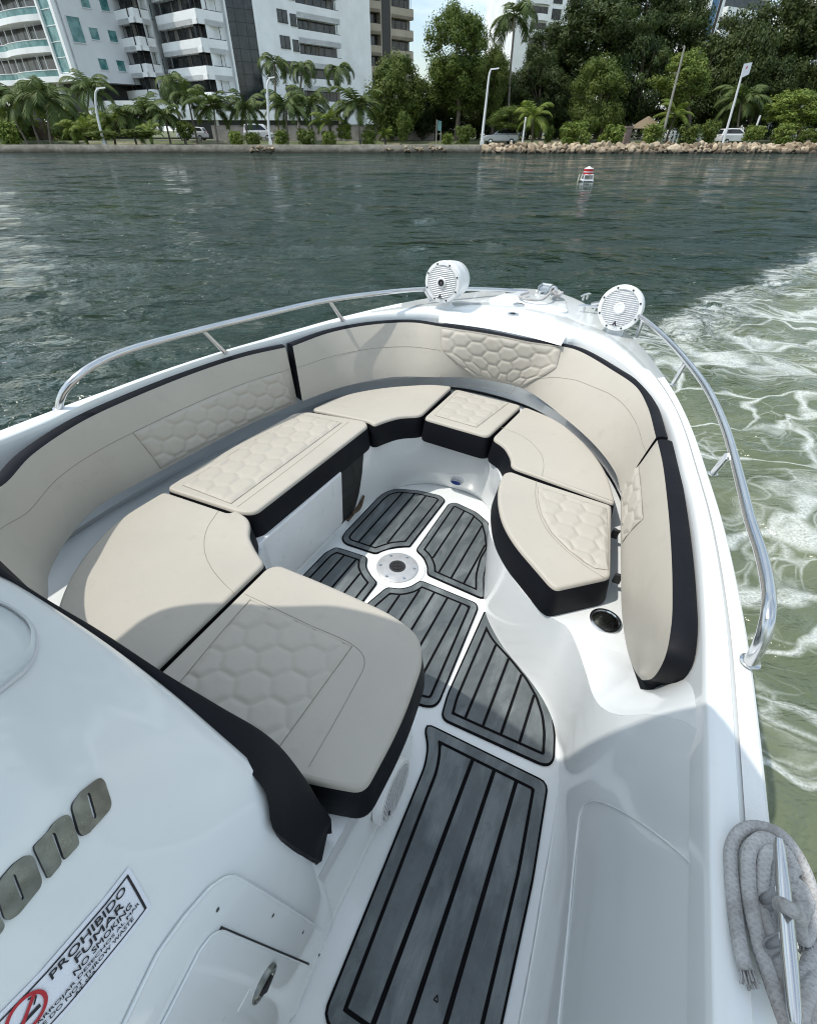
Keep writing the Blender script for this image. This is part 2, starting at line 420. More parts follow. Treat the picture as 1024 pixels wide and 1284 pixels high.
# recessed storage pocket outline moulded in the starboard wall: a shallow raised lip
def wall_pt(y, t):
    i = int(np.argmin([abs(a[1]-y) + (0 if a[0] > .1 else 9) for a in Fl]))
    a, b, z = Fl[i], Rm[i], Rz[i]
    tt = [0, .06, .16, .30, .5, .72, .88, 1]; zz = [0, .004, .03, .12, .34, .62, .84, 1]
    return (*(a*(1-t)+b*t), z*np.interp(t, tt, zz))
def pix(p):
    q = np.array(p, float)-[0, 0, EYE]; z = q @ AB[2]; return CX+FL*(q @ AB[0])/z, CY-FL*(q @ AB[1])/z
wall_grid = [(y, t_) for y in np.linspace(-.1, .9, 60) for t_ in np.linspace(.1, .98, 50)]
wall_px = np.array([pix(wall_pt(y, t_)) for y, t_ in wall_grid])
def wall_at(u, v):
    i = int(np.argmin(((wall_px-[u, v])**2).sum(1))); return wall_pt(*wall_grid[i])
g = G(); pa = [wall_at(u, v) for u, v in ((700, 1290), (712, 1180), (721, 1060), (726, 1016), (738, 1005), (762, 1011), (800, 1030), (840, 1058), (872, 1092))]
pa = spline([(p[0]-.002, p[1], p[2]) for p in pa], 70); g.tube([tuple(p) for p in pa], .0028, 8)
bpart('storage_lip', g, M['gel'])
# open locker under the long port seat: its inner shade is a flat dark sheet, with a white bin
g = G()
op = [(1.12, .03), (2.0, .03), (2.08, .07), (2.115, .17), (2.118, .40), (1.12, .40)]
def wx(z): return -1.228-.017*np.interp(z, [0, .012, .05, .14, .26, .35, .385], [.06, .16, .3, .5, .72, .88, 1])
g.poly([(wx(z)+.0045, y, z) for y, z in op]); bpart('locker_shade_sheet', g, M['dark'], smooth=False)
g = G(); P = [(1.10, .055), (1.76, .055), (1.78, .075), (1.79, .40), (1.10, .40)]
g.loft([[(-1.245, y, z) for y, z in P], [(-1.212, y, z) for y, z in P], [(-1.207, 1.5+(y-1.5)*.985, .21+(z-.21)*.97) for y, z in P]], cap1=True)
bpart('locker_bin', g, M['plastic'], bevel=.006)
g = G(); g.tube(spline([(-1.217, 1.84, .026), (-1.217, 1.95, .045), (-1.22, 2.02, .07)], 24), .009, 7)
g.tube(spline([(-1.21, 1.88, .05), (-1.205, 1.96, .045), (-1.212, 2.02, .10)], 12), .008, 6); bpart('locker_debris', g, M['debris'])  # bits of brown debris beside the locker bin
# cockpit courtesy light on the forward wall
pl = at(567, 613, .07)
g = G(); e = [(math.cos(a)*.042, math.sin(a)*.017) for a in np.linspace(0, 2*math.pi, 25)[:-1]]
yb = 2.475
g.loft([[(pl[0]+x*s, yb+.02-d, .085+z*s) for x, z in e] for s, d in ((1, 0), (1, .035), (.82, .042))], cap1=True); cl = bpart('courtesy_light', g, M['steel'])
g = G(); g.loft([[(pl[0]+x*s, yb+.02-d, .085+z*s) for x, z in e] for s, d in ((.8, .040), (.76, .047))], cap1=True); bpart('lens', g, M['blue'], cl)

# --- foam floor mats
def px(lst, s, ox, oy): return [(x/s+ox, y/s+oy) for x, y in lst]
C7 = lambda l: px(l, 2.56, 380, 580)
mat_px = [
 C7([(262, 97), (300, 86), (370, 92), (440, 108), (457, 124), (342, 274), (330, 273), (292, 276), (255, 288), (232, 297), (134, 264), (122, 246), (134, 226), (238, 116)]),
 C7([(466, 134), (490, 131), (556, 162), (594, 195), (606, 236), (612, 285), (592, 318), (580, 370), (581, 439), (566, 438), (396, 363), (397, 336), (385, 308), (360, 284)]),
 C7([(104, 274), (122, 278), (207, 306), (203, 338), (218, 365), (240, 388), (196, 445), (150, 505), (60, 470), (-70, 425), (-10, 375), (70, 292)]),
 C7([(268, 402), (312, 408), (345, 400), (376, 380), (555, 453), (562, 470), (438, 772), (420, 788), (392, 788), (360, 778), (215, 640), (130, 560), (205, 455)]),
 C7([(580, 480), (588, 482), (630, 562), (690, 626), (742, 690), (778, 752), (800, 818), (808, 880), (805, 958), (790, 976), (764, 975), (452, 832), (442, 812), (460, 748)]),
]
mats2d = [[at(u, v, 0)[:2] for u, v in m] for m in mat_px]
m6 = [at(u, v, 0)[:2] for u, v in px([(216, 60), (221, 48), (232, 50), (462, 163), (470, 178), (440, 370)], 1.641, 400, 880)]
m6 += [(.222, .32), (.226, .12), (.216, .085), (-.175, .075), (-.205, .095)]
m6 += [at(u, v, 0)[:2] for u, v in px([(216, 132), (222, 92)], 1.641, 400, 880)]
mats2d.append(m6)
mats2d.append([(-.21, .052), (.215, .060), (.225, .04), (.235, -.75), (.215, -.78), (-.21, -.78), (-.23, -.75), (-.232, .03)])
slat_dir = [math.pi/2]*7
def scan(P, off, th):
    """segments of the line at offset off (perpendicular to th) inside polygon P"""
    c, s = math.cos(th), math.sin(th); T = []
    for i in range(len(P)):
        a, b = P[i-1], P[i]; da = -a[0]*s+a[1]*c-off; db = -b[0]*s+b[1]*c-off
        if (da > 0) != (db > 0):
            q = a+(b-a)*(da/(da-db)); T.append(q[0]*c+q[1]*s)
    T.sort()
    return [((t0*c-off*s, t0*s+off*c), (t1*c-off*s, t1*s+off*c)) for t0, t1 in zip(T[::2], T[1::2])]
def strip(g, a, b, w, z, mi):
    a = np.array(a); b = np.array(b); d = b-a; L = np.linalg.norm(d)
    if L < .01: return
    n = np.array([-d[1], d[0]])/L*w/2
    g.poly([(*(a+n), z), (*(b+n), z), (*(b-n), z), (*(a-n), z)], mi)
mat_names = ['floor_mat']*7
for k, pts in enumerate(mats2d):
    g = G(); P = resample(fillet(pts, .022 if k not in (5, 6) else .03, 5), 150, True); zt = .009
    Q = inset(P, .0075)
    g.loft([lift(P, .001), lift(P, zt-.002), lift(Q, zt)], mi=1); g.poly(lift(Q, zt), 0)
    I = inset_clean(P, .038 if k < 5 else .044); I2 = inset_clean(P, (.038 if k < 5 else .044)+.0105)
    bm = bmesh.new(); es = []
    for L in (I, I2):
        vs = [bm.verts.new((*q, zt+.0012)) for q in L]; es += [bm.edges.new((vs[i-1], vs[i])) for i in range(len(vs))]
    bmesh.ops.triangle_fill(bm, use_beauty=False, edges=es); bm.verts.index_update(); g.add([tuple(v.co) for v in bm.verts], [tuple(v.index for v in f.verts) for f in bm.faces], 1); bm.free()
    th = slat_dir[k]; o = [-p[0]*math.sin(th)+p[1]*math.cos(th) for p in I2]
    lo, hi = min(o), max(o); pitch = .0735 if k < 5 else .0735
    if k >= 5:
        o = [-p[0] for p in I2 if p[1] < .42]; lo, hi = min(o), max(o); pitch = (hi-lo)/4
    w0 = hi-pitch if k >= 5 else (hi-pitch*.93 if k != 4 else hi-pitch*.85)
    while w0 > lo+.03:
        for a, b in scan(I2, w0, th): strip(g, a, b, .011 if k < 5 else .0135, zt+.0013, 1)
        w0 -= pitch
    o = bpart('floor_mat', g, [M['foam'], M['groove']], smooth=False)
# small emblem moulded in the walkway mat
g = G(); c = at(546.5, 1253, 0)
for a, b in (((0, .007), (-.006, -.005)), ((-.006, -.005), (.006, -.005)), ((.006, -.005), (0, .007))):
    strip(g, (c[0]+a[0], c[1]+a[1]), (c[0]+b[0], c[1]+b[1]), .0025, .0115, 0)
bpart('mat_emblem', g, M['groove'], smooth=False)
# table base flange
cx, cy, _ = at(498, 712.5, 0)
g = G(); g.lathe([(.150, .001), (.149, .004), (.146, .005), (.10, .005)], (cx, cy, 0), (0, 0, 1), 48); bpart('flange_ring', g, M['gel'])
g = G(); g.lathe([(.112, .001), (.112, .010), (.106, .0135), (.042, .0135)], (cx, cy, 0), (0, 0, 1), 48)
for k in range(6):
    a = k*math.pi/3+.35; g.lathe([(.010, .0135), (.010, .0145), (.004, .0135)], (cx+math.cos(a)*.092, cy+math.sin(a)*.092, 0), (0, 0, 1), 12, mi=1, cap1=True)
tb = bpart('table_base', g, [M['flange'], M['steel']])
g = G(); g.lathe([(.044, .0135), (.044, .0165), (.038, .018), (.034, .0165), (.030, .0165), (.0, .0165)], (cx, cy, 0), (0, 0, 1), 36, cap1=False)
for k in range(4):
    a = k*math.pi/2+.5; g.box((cx+math.cos(a)*.014, cy+math.sin(a)*.014, .0185), (.022, .005, .004), a)
g.lathe([(.028, .0166), (.028, .0195), (.025, .0195), (.025, .0166)], (cx, cy, 0), (0, 0, 1), 32)
bpart('socket_cap', g, [M['rubber']], tb)

# --- cup holder
cx, cy, _ = at(759, 778, .39)
g = G(); g.lathe([(.060, .3862), (.060, .3915), (.056, .3935), (.051, .3925), (.048, .388)], (cx, cy, 0), (0, 0, 1), 40)
g.lathe([(.048, .388), (.046, .30), (.043, .2945)], (cx, cy, 0), (0, 0, 1), 40, mi=1)  # inner wall in darker metal, the shade inside put into its colour
ch_ = bpart('cup_holder', g, [M['steel'], M['chrome']])
g = G(); g.lathe([(.043, .2945), (.02, .292), (0, .292)], (cx, cy, 0), (0, 0, 1), 32); build('pale_cup_bottom', g, M['flange'], ch_, BM)  # bottom of the cup in paler metal, its brightness put into the colour
# hinge tabs by the starboard seat
for u, v in ((771, 668), (774, 724)):
    g = G(); q = at(u, v, .46); g.box((q[0], q[1], .45), (.03, .012, .04)); g.tube([(q[0]-.012, q[1], .472), (q[0]+.018, q[1], .472)], .008, 8)
    bpart('seat_hinge', g, M['rubber'], bevel=.002)

# ------------------------------------------------------------------ cushions
ZS = .53
def coons(b, t, l, r, nu, nv):
    b, t = resample(b, nu), resample(t, nu); l, r = resample(l, nv), resample(r, nv); out = np.zeros((nv, nu, 3))
    for j in range(nv):
        v = j/(nv-1)
        for i in range(nu):
            u = i/(nu-1)
            out[j, i] = (1-v)*b[i]+v*t[i]+(1-u)*l[j]+u*r[j]-((1-u)*(1-v)*b[0]+u*(1-v)*b[-1]+(1-u)*v*t[0]+u*v*t[-1])
    return out
def quilt(name, parent, grid, rot=0.0, off=(0, 0), amp=.0085, plan=True, w=.135, h=.098, lab=None, flip=False):
    nv, nu, _ = grid.shape; g = G(); vs = []; du = np.gradient(grid, axis=1); dv = np.gradient(grid, axis=0)
    nr = np.cross(du, dv); nr /= np.linalg.norm(nr, axis=2)[..., None]+1e-9
    if (flip and True): nr = -nr
    Lu = np.cumsum(np.r_[0, np.linalg.norm(np.diff(grid[nv//2], axis=0), axis=1)]); Lv = np.cumsum(np.r_[0, np.linalg.norm(np.diff(grid[:, nu//2], axis=0), axis=1)])
    ca, sa = math.cos(rot), math.sin(rot)
    for j in range(nv):
        for i in range(nu):
            p = grid[j, i]
            x, y = (p[0], p[1]) if plan else (Lu[i], Lv[j])
            x, y = (x-off[0])*ca+(y-off[1])*sa, -(x-off[0])*sa+(y-off[1])*ca
            d = hexd(x, y, w, h); e = min(i, nu-1-i)/nu*Lu[-1]; e2 = min(j, nv-1-j)/nv*Lv[-1]; e = min(1, min(e, e2)/.018)
            k = amp*(puff(d)*(.35+.65*e)+.0) + .0012*e
            vs.append(p+nr[j, i]*k)
    fs = []; mi = []
    for j in range(nv-1):
        for i in range(nu-1): fs.append((j*nu+i, j*nu+i+1, (j+1)*nu+i+1, (j+1)*nu+i))
    g.add(vs, fs, 0)
    ring = [grid[0, i] for i in range(nu)]+[grid[j, -1] for j in range(nv)]+[grid[-1, i] for i in range(nu-1, -1, -1)]+[grid[j, 0] for j in range(nv-1, -1, -1)]
    g.tube([p+np.array([0, 0, .0012]) for p in ring[::2]], .0013, 5, 1)
    o = build(name, g, [M['beige'], M['seam']], parent, BM, angle=80)
    if lab: o['label'] = lab
    return o
seat_group = 'lift off seat cushions of the bow lounge'
def cushion(pts, label, rad=.04, th=.147, seams=(), z=ZS, n=220):
    P = resample(fillet(pts, rad, 7, .15), n, True); P = inset(P, .003)
    c = P.mean(0); e = empty('seat_cushion', (c[0], c[1], z-th), BM); tag(e, label, 'cushion', seat_group); bpy.context.view_layer.update()
    g = G(); g.loft([lift(P, z-.016), lift(inset(P, .001), z-.010), lift(inset(P, .004), z-.004), lift(inset(P, .008), z-.0012), lift(inset(P, .014), z)])
    g.poly(lift(inset(P, .014), z))
    for s in seams:
        q = [(p[0], p[1], z+.0002) for p in spline([x[:2] for x in s], 40)]; g.tube(q, .0012, 5, 1)
    build('cover', g, [M['beige'], M['seam']], e, BM, angle=60)
    g = G(); g.loft([lift(P, z-.016), lift(inset(P, -.004), z-.04), lift(inset(P, -.016), z-th+.02), lift(inset(P, -.012), z-th)], cap1=True)
    build('skirt', g, M['black'], e, BM, angle=60)
    return e
A = lambda l, z=ZS: [at(u, v, z) for u, v in l]
c1 = [(-1.70, 1.10), (-1.34, 1.12)]+[q[:2] for q in A([(296, 638), (313, 649), (315, 660), (313, 671), (322, 690), (334, 706)])]+[(-1.0, .80), (-.99, .34), (-1.3, .33), (-1.44, .42), (-1.545, .53), (-1.64, .68), (-1.705, .87)]
s1 = A(px([(668, 733), (632, 790), (625, 850), (645, 905), (690, 960), (718, 985)], 2.438, 0, 340))
cushion(c1, 'plain beige curved cushion in the aft port corner of the lounge, half under shadow', .03, seams=[s1])
c2 = [(-1.715, 1.115), (-1.72, 1.54), (-1.68, 2.03), (-1.62, 2.085), (-1.27, 2.155), (-1.225, 2.11), (-1.24, 1.17), (-1.30, 1.14)]
s2 = A(px([(690, 715), (745, 690), (1010, 530), (1075, 490)], 2.438, 0, 340))
e = cushion(c2, 'long beige seat cushion with a honeycomb strip along the port side', .04, seams=[[(-1.335, 1.165), (-1.335, 1.6), (-1.345, 2.09)]])
gq = coons([(-1.66, 1.17, ZS), (-1.375, 1.17, ZS)], [(-1.63, 2.03, ZS), (-1.375, 2.06, ZS)], [(-1.66, 1.17, ZS), (-1.665, 1.54, ZS), (-1.63, 2.03, ZS)], [(-1.375, 1.17, ZS), (-1.375, 2.06, ZS)], 40, 110)
quilt('quilted_panel', e, gq, math.pi/2, (-1.52, 1.3))
c3 = A([(388, 513), (430, 494), (480, 485), (540, 481), (568, 484), (528, 521), (502, 522), (484, 527), (469, 533), (462, 528)])
cushion(c3, 'plain beige curved cushion in the forward port corner, its front edge hollowed', .04)
c4 = A([(571, 487), (655, 508), (612, 547.5), (530, 524)])
e = cushion(c4, 'small four sided honeycomb cushion at the middle of the bow seat', .04)
qa = A([(545, 521), (574, 490.5), (637, 505.5), (597, 536)])
gq = coons([qa[0], qa[3]], [qa[1], qa[2]], [qa[0], qa[1]], [qa[3], qa[2]], 36, 48); quilt('quilted_panel', e, gq, 0, (-.7, 2.5))
c5 = A([(657, 509), (700, 526), (738, 558), (762, 592), (772, 627), (771, 632), (640, 585), (640, 574), (632, 559), (616, 549)])
s5 = A(px([(568, 425), (625, 450), (665, 490), (672, 520), (668, 545)], 1.969, 340, 320))
cushion(c5, 'plain beige curved cushion in the forward starboard corner below the quilted bow backrest', .04, seams=[s5])
c6 = A([(631, 592), (640, 590), (675, 603), (768, 633), (768, 641), (767, 722), (762, 725), (721, 734), (698, 739), (689, 733), (669, 710), (644, 681), (628, 653), (623, 627), (624, 607)])
z2 = lambda l: px(l, 4.94, 600, 560)
s6 = A(z2([(357, 213), (350, 300), (375, 420), (440, 540), (560, 660), (690, 760), (775, 812)]))
e = cushion(c6, 'beige wedge seat cushion with honeycomb corner beside the steel cup holder', .038, seams=[s6])
qb = A(z2([(368, 250), (365, 320), (388, 420), (450, 535), (555, 640), (650, 715)])); qr = A(z2([(368, 250), (560, 312), (790, 385)])); qd = A(z2([(790, 385), (800, 560), (800, 765)])); qe = A(z2([(650, 715), (720, 755), (800, 765)]))
gq = coons(qb, qd, qr, qe, 60, 60); quilt('quilted_panel', e, gq, 0, (.06, 1.75), w=.125, h=.095)
c7 = [(-.99, .935), (-.96, .972), (-.72, .975), (-.47, .965), (-.35, .93), (-.295, .845), (-.264, .63), (-.266, .425), (-.44, .37), (-.975, .33)]
z6 = lambda l: px(l, 1.829, 0, 680)
s7 = A(z6([(560, 118), (590, 132), (700, 185), (810, 236), (834, 262), (835, 285), (815, 325), (760, 425), (708, 515)]))
s7b = A(z6([(575, 130), (500, 215), (412, 322)])); s7c = A(z6([(808, 238), (730, 345), (640, 465)]))
e = cushion(c7, 'large square honeycomb cushion in front of the console, beside the walkway', .035, seams=[s7, s7b, s7c], n=240)
qa = A(z6([(412, 325), (575, 133), (806, 240), (645, 462)])); qa = [np.array(q) for q in qa]
aft0 = qa[0]+(qa[0]-qa[1])*.18; aft1 = qa[3]+(qa[3]-qa[2])*.18
gq = coons([aft0, aft1], [qa[1], qa[2]], [aft0, qa[1]], [aft1, qa[2]], 60, 84); quilt('quilted_panel', e, gq, 0, (-.70, .62), w=.125, h=.10)

# ------------------------------------------------------------------ backrests
def backrest(top, bot, out, label, n=60, zt=.86, zb=.555, bulge=.012, cap=(True, True), seam=None, quiltspec=None, soft=(False, False), shield=None, bw=.046, hold=None):
    T = spline([at(*p[:2], p[2] if len(p) > 2 else zt) if len(p) < 4 else p[:3] for p in top], n)
    B = spline([at(*p[:2], p[2] if len(p) > 2 else zb) if len(p) < 4 else p[:3] for p in bot], n)
    O = spline([at(*p[:2], p[2] if len(p) > 2 else zt+.008) if len(p) < 4 else p[:3] for p in out], n)
    tg = np.gradient(T, axis=0); nr = np.stack([tg[:, 1], -tg[:, 0]], 1); nr /= np.linalg.norm(nr, axis=1)[:, None]+1e-9
    cdir = T[:, :2]-np.array([-.79, 1.7]); sg = np.sign((nr*cdir).sum(1).mean())
    if hold: nr[int(n*hold):] = nr[int(n*hold)]
    O = T.copy(); O[:, :2] += nr*sg*bw; O[:, 2] += .006
    g = G(); rows = []
    ks = np.linspace(0, 1, 9)
    def inner_pt(i, k):
        p = B[i]*(1-k)+T[i]*k; d = np.array([B[i][0]-O[i][0], B[i][1]-O[i][1], 0]); L = np.linalg.norm(d)
        d = d/L if L > 1e-6 else d
        s = math.sin(math.pi*min(1, max(0, k)))**.6; e = min(1, min(i, n-1-i)/3+.15)
        return p+d*bulge*s*e
    for k in ks: rows.append([inner_pt(i, k) for i in range(n)])
    g.loft(rows, closed=False)
    if seam is not None:
        sk = [(0, seam), (1, seam)] if isinstance(seam, float) else seam
        g.tube([inner_pt(i, np.interp(i/(n-1), [q[0] for q in sk], [q[1] for q in sk]))+np.array([0, 0, .001]) for i in range(n)], .0013, 5, 1)
    for i, c in ((0, soft[0]), (n-1, soft[1])):
        if c: g.poly([inner_pt(i, k) for k in ks]+[tuple(O[i]), tuple(B[i]*.25+np.array([O[i][0], O[i][1], B[i][2]])*.75)])
    main = bpart('backrest_cushion', g, [M['beige'], M['seam']], angle=70); main['label'] = label
    g = G(); mid = (T+O)/2; mid[:, 2] += .006
    Bo = B*.25+np.c_[O[:, :2], B[:, 2]]*.75; Tin = T.copy()
    q1 = T*.8+O*.2; q1[:, 2] += .005; q2 = T*.2+O*.8; q2[:, 2] += .004; q3 = O*.95+Bo*.05
    loops = [T, q1, mid, q2, O, q3, Bo, B]
    g.loft([[tuple(p) for p in l] for l in loops], closed=False)
    for i, c in ((0, cap[0]), (n-1, cap[1])):
        if c: g.poly([tuple(l[i]) for l in loops]+[tuple(inner_pt(i, k)) for k in ks[1:-1]])
    build('border', g, M['black'], main, BM, angle=60)
    if shield:
        nu, nv = 120, 46; grid = np.zeros((nv, nu, 3)); ss_ = np.linspace(.25, .8, 400)*(n-1)
        def ip(a_, k):
            f = int(min(n-2, math.floor(a_))); w_ = a_-f; return inner_pt(f, k)*(1-w_)+inner_pt(f+1, k)*w_
        for j in range(nv):
            k = .03+.94*j/(nv-1); pp = np.array([pix(ip(a_, k)) for a_ in ss_]); e_ = []
            for side in shield:
                bu = np.interp(pp[:, 1], [q[1] for q in side], [q[0] for q in side]); e_.append(ss_[int(np.argmin(np.abs(pp[:, 0]-bu)))])
            for i in range(nu): grid[j, i] = ip(e_[0]+(e_[1]-e_[0])*i/(nu-1), k)
        for _ in range(3): grid[1:-1] = grid[:-2]*.25+grid[1:-1]*.5+grid[2:]*.25
        nrm = np.cross(grid[nv//2, nu//2+1]-grid[nv//2, nu//2], grid[nv//2+1, nu//2]-grid[nv//2, nu//2])
        quilt('quilted_panel', main, grid+np.array([0, -.002, 0]), 0, (.02, .02), plan=False, flip=bool(nrm[1] > 0), amp=.0095, w=.132, h=.088)
    if quiltspec:
        i0, i1, k0, k1, i0t, i1t = quiltspec; nu, nv = 110, 46; grid = np.zeros((nv, nu, 3))
        for j in range(nv):
            v = j/(nv-1); k = k0+(k1-k0)*v
            for i in range(nu):
                u = i/(nu-1); a = (i0*(1-v)+i0t*v)*(1-u)+(i1*(1-v)+i1t*v)*u; a *= n-1
                f = int(min(n-2, math.floor(a))); w = a-f
                grid[j, i] = inner_pt(f, k)*(1-w)+inner_pt(f+1, k)*w
        dd = inner_pt(n//2, .5)-O[n//2]; nrm = np.cross(grid[nv//2, nu//2+1]-grid[nv//2, nu//2], grid[nv//2+1, nu//2]-grid[nv//2, nu//2])
        quilt('quilted_panel', main, grid, 0, (.02, .02), plan=False, flip=bool(nrm @ dd < 0), amp=.009, w=.135, h=.092)
    return main
pxa = lambda l: px(l, 2.438, 0, 340)
# port aft
top = [(-1.28, .26, .95, 0), (-1.52, .32, .95, 0), (-1.67, .45, .91, 0), (0, 611), (41, 570), (102.5, 529), (164, 500), (246, 467), (307, 447), (358, 435.5)]  # unseen aft end raised so that it shades the gutter
bot = [(-1.26, .33, .525, 0), (-1.44, .40, .525, 0), (-1.57, .49, .525, 0), (60.7, 724), (82, 681), (123, 636), (205, 589), (287, 545), (345, 517), (373, 505)]
out = [(-1.28, .17, .868, 0), (-1.55, .22, .868, 0), (-1.78, .42, .868, 0), (0, 588), (61.5, 538), (123, 509), (205, 476), (287, 452), (330, 441), (358, 432.5)]
backrest(top, bot, out, 'long port side backrest with a honeycomb panel near its forward end, in shade', 90, quiltspec=(.555, .985, .04, .63, .545, .968), seam=.63, zb=.525)
top = [(367, 434), (416, 416.5), (467, 407), (518, 404.5), (552, 409.5), (590, 415), (624, 420.5), (664, 428.5), (695, 433), (720, 438), (771, 466.5), (796, 484), (811, 509), (822, 548.5)]
bot = [(379, 503), (430, 485), (492, 473), (550, 473), (594, 474), (626, 479.5), (656, 487.5), (706, 523), (746, 559), (771, 593), (777.5, 617)]
out = top
backrest(top, bot, out, 'curved bow backrest in one sweep with a quilted shield at its centre', 110, seam=[(0, .62), (.2, .58), (.36, .55), (.365, -.2), (.545, -.2), (.55, .05), (.58, .25), (.63, .45), (.69, .6), (.78, .71), (.9, .75), (1, .75)], shield=([(553, 405), (553, 414), (554, 439), (568, 452), (586, 466), (600, 478)], [(703, 425), (702, 441), (697, 461), (684, 470), (668, 478), (648, 488)]))
top = [(823.5, 552), (830, 580), (837, 637), (841, 690), (842.5, 740), (841, 785), (834, 822, .83), (818, 850, .72), (806, 853, .66)]
bot = [(778, 619), (777.5, 660), (778, 715), (779, 765), (783, 800), (789, 826, .555), (796, 842, .57), (802, 850, .61), (805, 853, .65)]
out = [(841.5, 551), (851, 588), (864, 646), (873, 719), (877, 785), (874, 835), (866, 857, .85), (853, 872, .80), (845, 873, .76)]
backrest(top, bot, out, 'long starboard side backrest with rounded aft end and wide black border', 70, quiltspec=(.03, .36, .10, .62, .03, .36), bulge=.02, bw=.058, hold=.72)

# ------------------------------------------------------------------ bow hatch lid, foredeck fittings
g = G(); n = 40
bk = spline(A([(563.7, 381), (600, 382), (645, 386), (690, 396), (717, 405)], .925), n); ft = spline(A([(551, 391), (590, 392), (630, 399), (675, 411), (709, 420.5)], .922), n)
fb = spline(A([(550, 404), (590, 409), (624, 414.5), (664, 423), (703, 433.5)], .872), n)
m1 = ft*.92+bk*.08; m1[:, 2] += .004; m2 = ft*.85+fb*.15; m2[:, 2] += .004; bb = bk.copy(); bb[:, 2] -= .03
dz_ = -.017*(np.abs(np.linspace(-1, 1, n))**4)[:, None]*np.array([0, 0, 1.0])
bk, ft, m1, m2, bb = bk+dz_, ft+dz_, m1+dz_, m2+dz_, bb+dz_
lo = [bb, bk, m1, ft, m2, fb]; g.loft([[tuple(p) for p in l] for l in lo], closed=False)
for i in (0, n-1): g.poly([tuple(l[i]) for l in lo])
lid = bpart('bow_hatch', g, M['gel'], angle=60)
c = at(643, 394, .930)
g = G(); g.lathe([(.036, -.006), (.036, .004), (.030, .006), (.024, .003), (.012, .003), (.0, .004)], c, (0, 0, 1), 28); g.box((c[0]-.004, c[1]+.004, c[2]+.004), (.03, .018, .006), .6, 1); build('hatch_latch', g, [M['steel'], M['rubber']], lid, BM)
c = at(650, 382, .93)
g = G(); g.lathe([(.040, -.004), (.040, .004), (.032, .007), (.0, .007)], c, (0, 0, 1), 24); bpart('deck_light', g, M['steel'])
c0 = at(651, 377, .935)
# anchor locker lid lines on the foredeck
g = G(); P = [(X0-.30, 3.62), (X0+.30, 3.62), (X0+.20, 3.98), (X0-.20, 3.98)]; P = resample(fillet(P, .06, 6), 60, True)
g.loft([[(p[0], p[1], deckz(p)+.002) for p in P], [(p[0], p[1], deckz(p)+.016) for p in P], [(p[0], p[1], deckz(p)+.02) for p in inset(P, .008)]], cap1=True)
bpart('anchor_locker_lid', g, M['gel'], angle=50)
def deck_cleat(x, y, rz, name='deck_cleat', L=.13):
    g = G(); z = deckz((x, y))+.006; d = np.array([math.cos(rz), math.sin(rz), 0]); o = np.array([x, y, z])
    g.tube([o-d*L*.5+[0, 0, .034], o-d*L*.25+[0, 0, .038], o+d*L*.25+[0, 0, .038], o+d*L*.5+[0, 0, .034]], [.006, .009, .009, .006], 8)
    for s in (-.22, .22): g.tube([o+d*L*s, o+d*L*s+[0, 0, .036]], .009, 8)
    return bpart(name, g, M['steel'])
q = at(734, 371, .96); deck_cleat(q[0], q[1], 1.2); q = at(676, 364, .96); deck_cleat(q[0], q[1], 1.9); q = at(739, 386, .95); deck_cleat(q[0], q[1], .2, L=.16)
g = G(); o = np.array([X0, 4.16, deckz((X0, 4.16))])
g.box((o[0], o[1], o[2]+.012), (.08, .24, .014)); g.tube([(o[0]-.045, 4.27, o[2]+.02), (o[0]+.045, 4.27, o[2]+.02)], .016, 12)
for s in (-.042, .042): g.box((o[0]+s, 4.2, o[2]+.022), (.006, .16, .03))
bpart('anchor_roller', g, M['steel'], bevel=.003)
# ------------------------------------------------------------------ grab rails
def rail(path, posts, label, foot0, foot1=None):
    g = G(); P = spline(path, 90); g.tube([tuple(p) for p in P], .0145, 14)
    r = bpart('grab_rail', g, M['steel']); r['label'] = label
    for f in (foot0, foot1):
        if f is None: continue
        g = G(); g.lathe([(.022, 0), (.022, .003), (.0165, .006), (.0150, .008)], f, (0, 0, 1), 20, cap0=True, cap1=True); build('rail_foot', g, M['steel'], r, BM)
    for b, t in posts:
        g = G(); g.tube([b, t], .0115, 12); d = Vector(t)-Vector(b); g.lathe([(.018, 0), (.018, .003), (.0118, .007)], b, (0, 0, 1), 18, cap0=True); build('rail_post', g, M['steel'], r, BM)
ZR = 1.045
rs = [at(939.5, 830, .90), at(945, 822, .935), at(956, 800, 1.0)] + [at(u, v, ZR) for u, v in [(963, 770), (962.5, 737), (954, 696), (940.6, 655), (927, 601), (909, 537.5), (886, 487.6), (859, 451), (832, 422), (805, 399)]]
e_ = np.array(rs[-1]); rs += [tuple(e_+np.array([-.13, .26, -.012])), tuple(e_+np.array([-.27, .50, -.05])), tuple(e_+np.array([-.36, .62, -.10]))]
rail(rs, [(at(843, 482, .897), at(859, 455, ZR-.01)), (at(893, 594, .895), at(911, 572, ZR-.01)), (at(798, 422, .91), at(805, 403, ZR-.01))], 'steel rail along the starboard gunwale above the foam', at(939.5, 830, .895))
rp = [at(74, 512, .90), at(78, 495, .955)] + [at(u, v, z) for u, v, z in [(94, 475, 1.01), (123, 455, 1.04), (164, 438, ZR), (205, 426, ZR), (254, 413, ZR), (328, 395, ZR), (410, 376.5, ZR), (480, 367, ZR-.005), (535, 362.5, 1.0)]]
rp += [at(595, 362.5, .975), at(640, 364.5, .95), at(660, 366, .93)]
rail(rp, [(at(283, 442.5, .897), at(254, 414, ZR-.01)), (at(430, 402, .90), at(413, 377, ZR-.01)), (at(540, 377, .925), at(533, 364, 1.0))], 'steel rail along the port gunwale against the dark water', at(74, 512, .895))
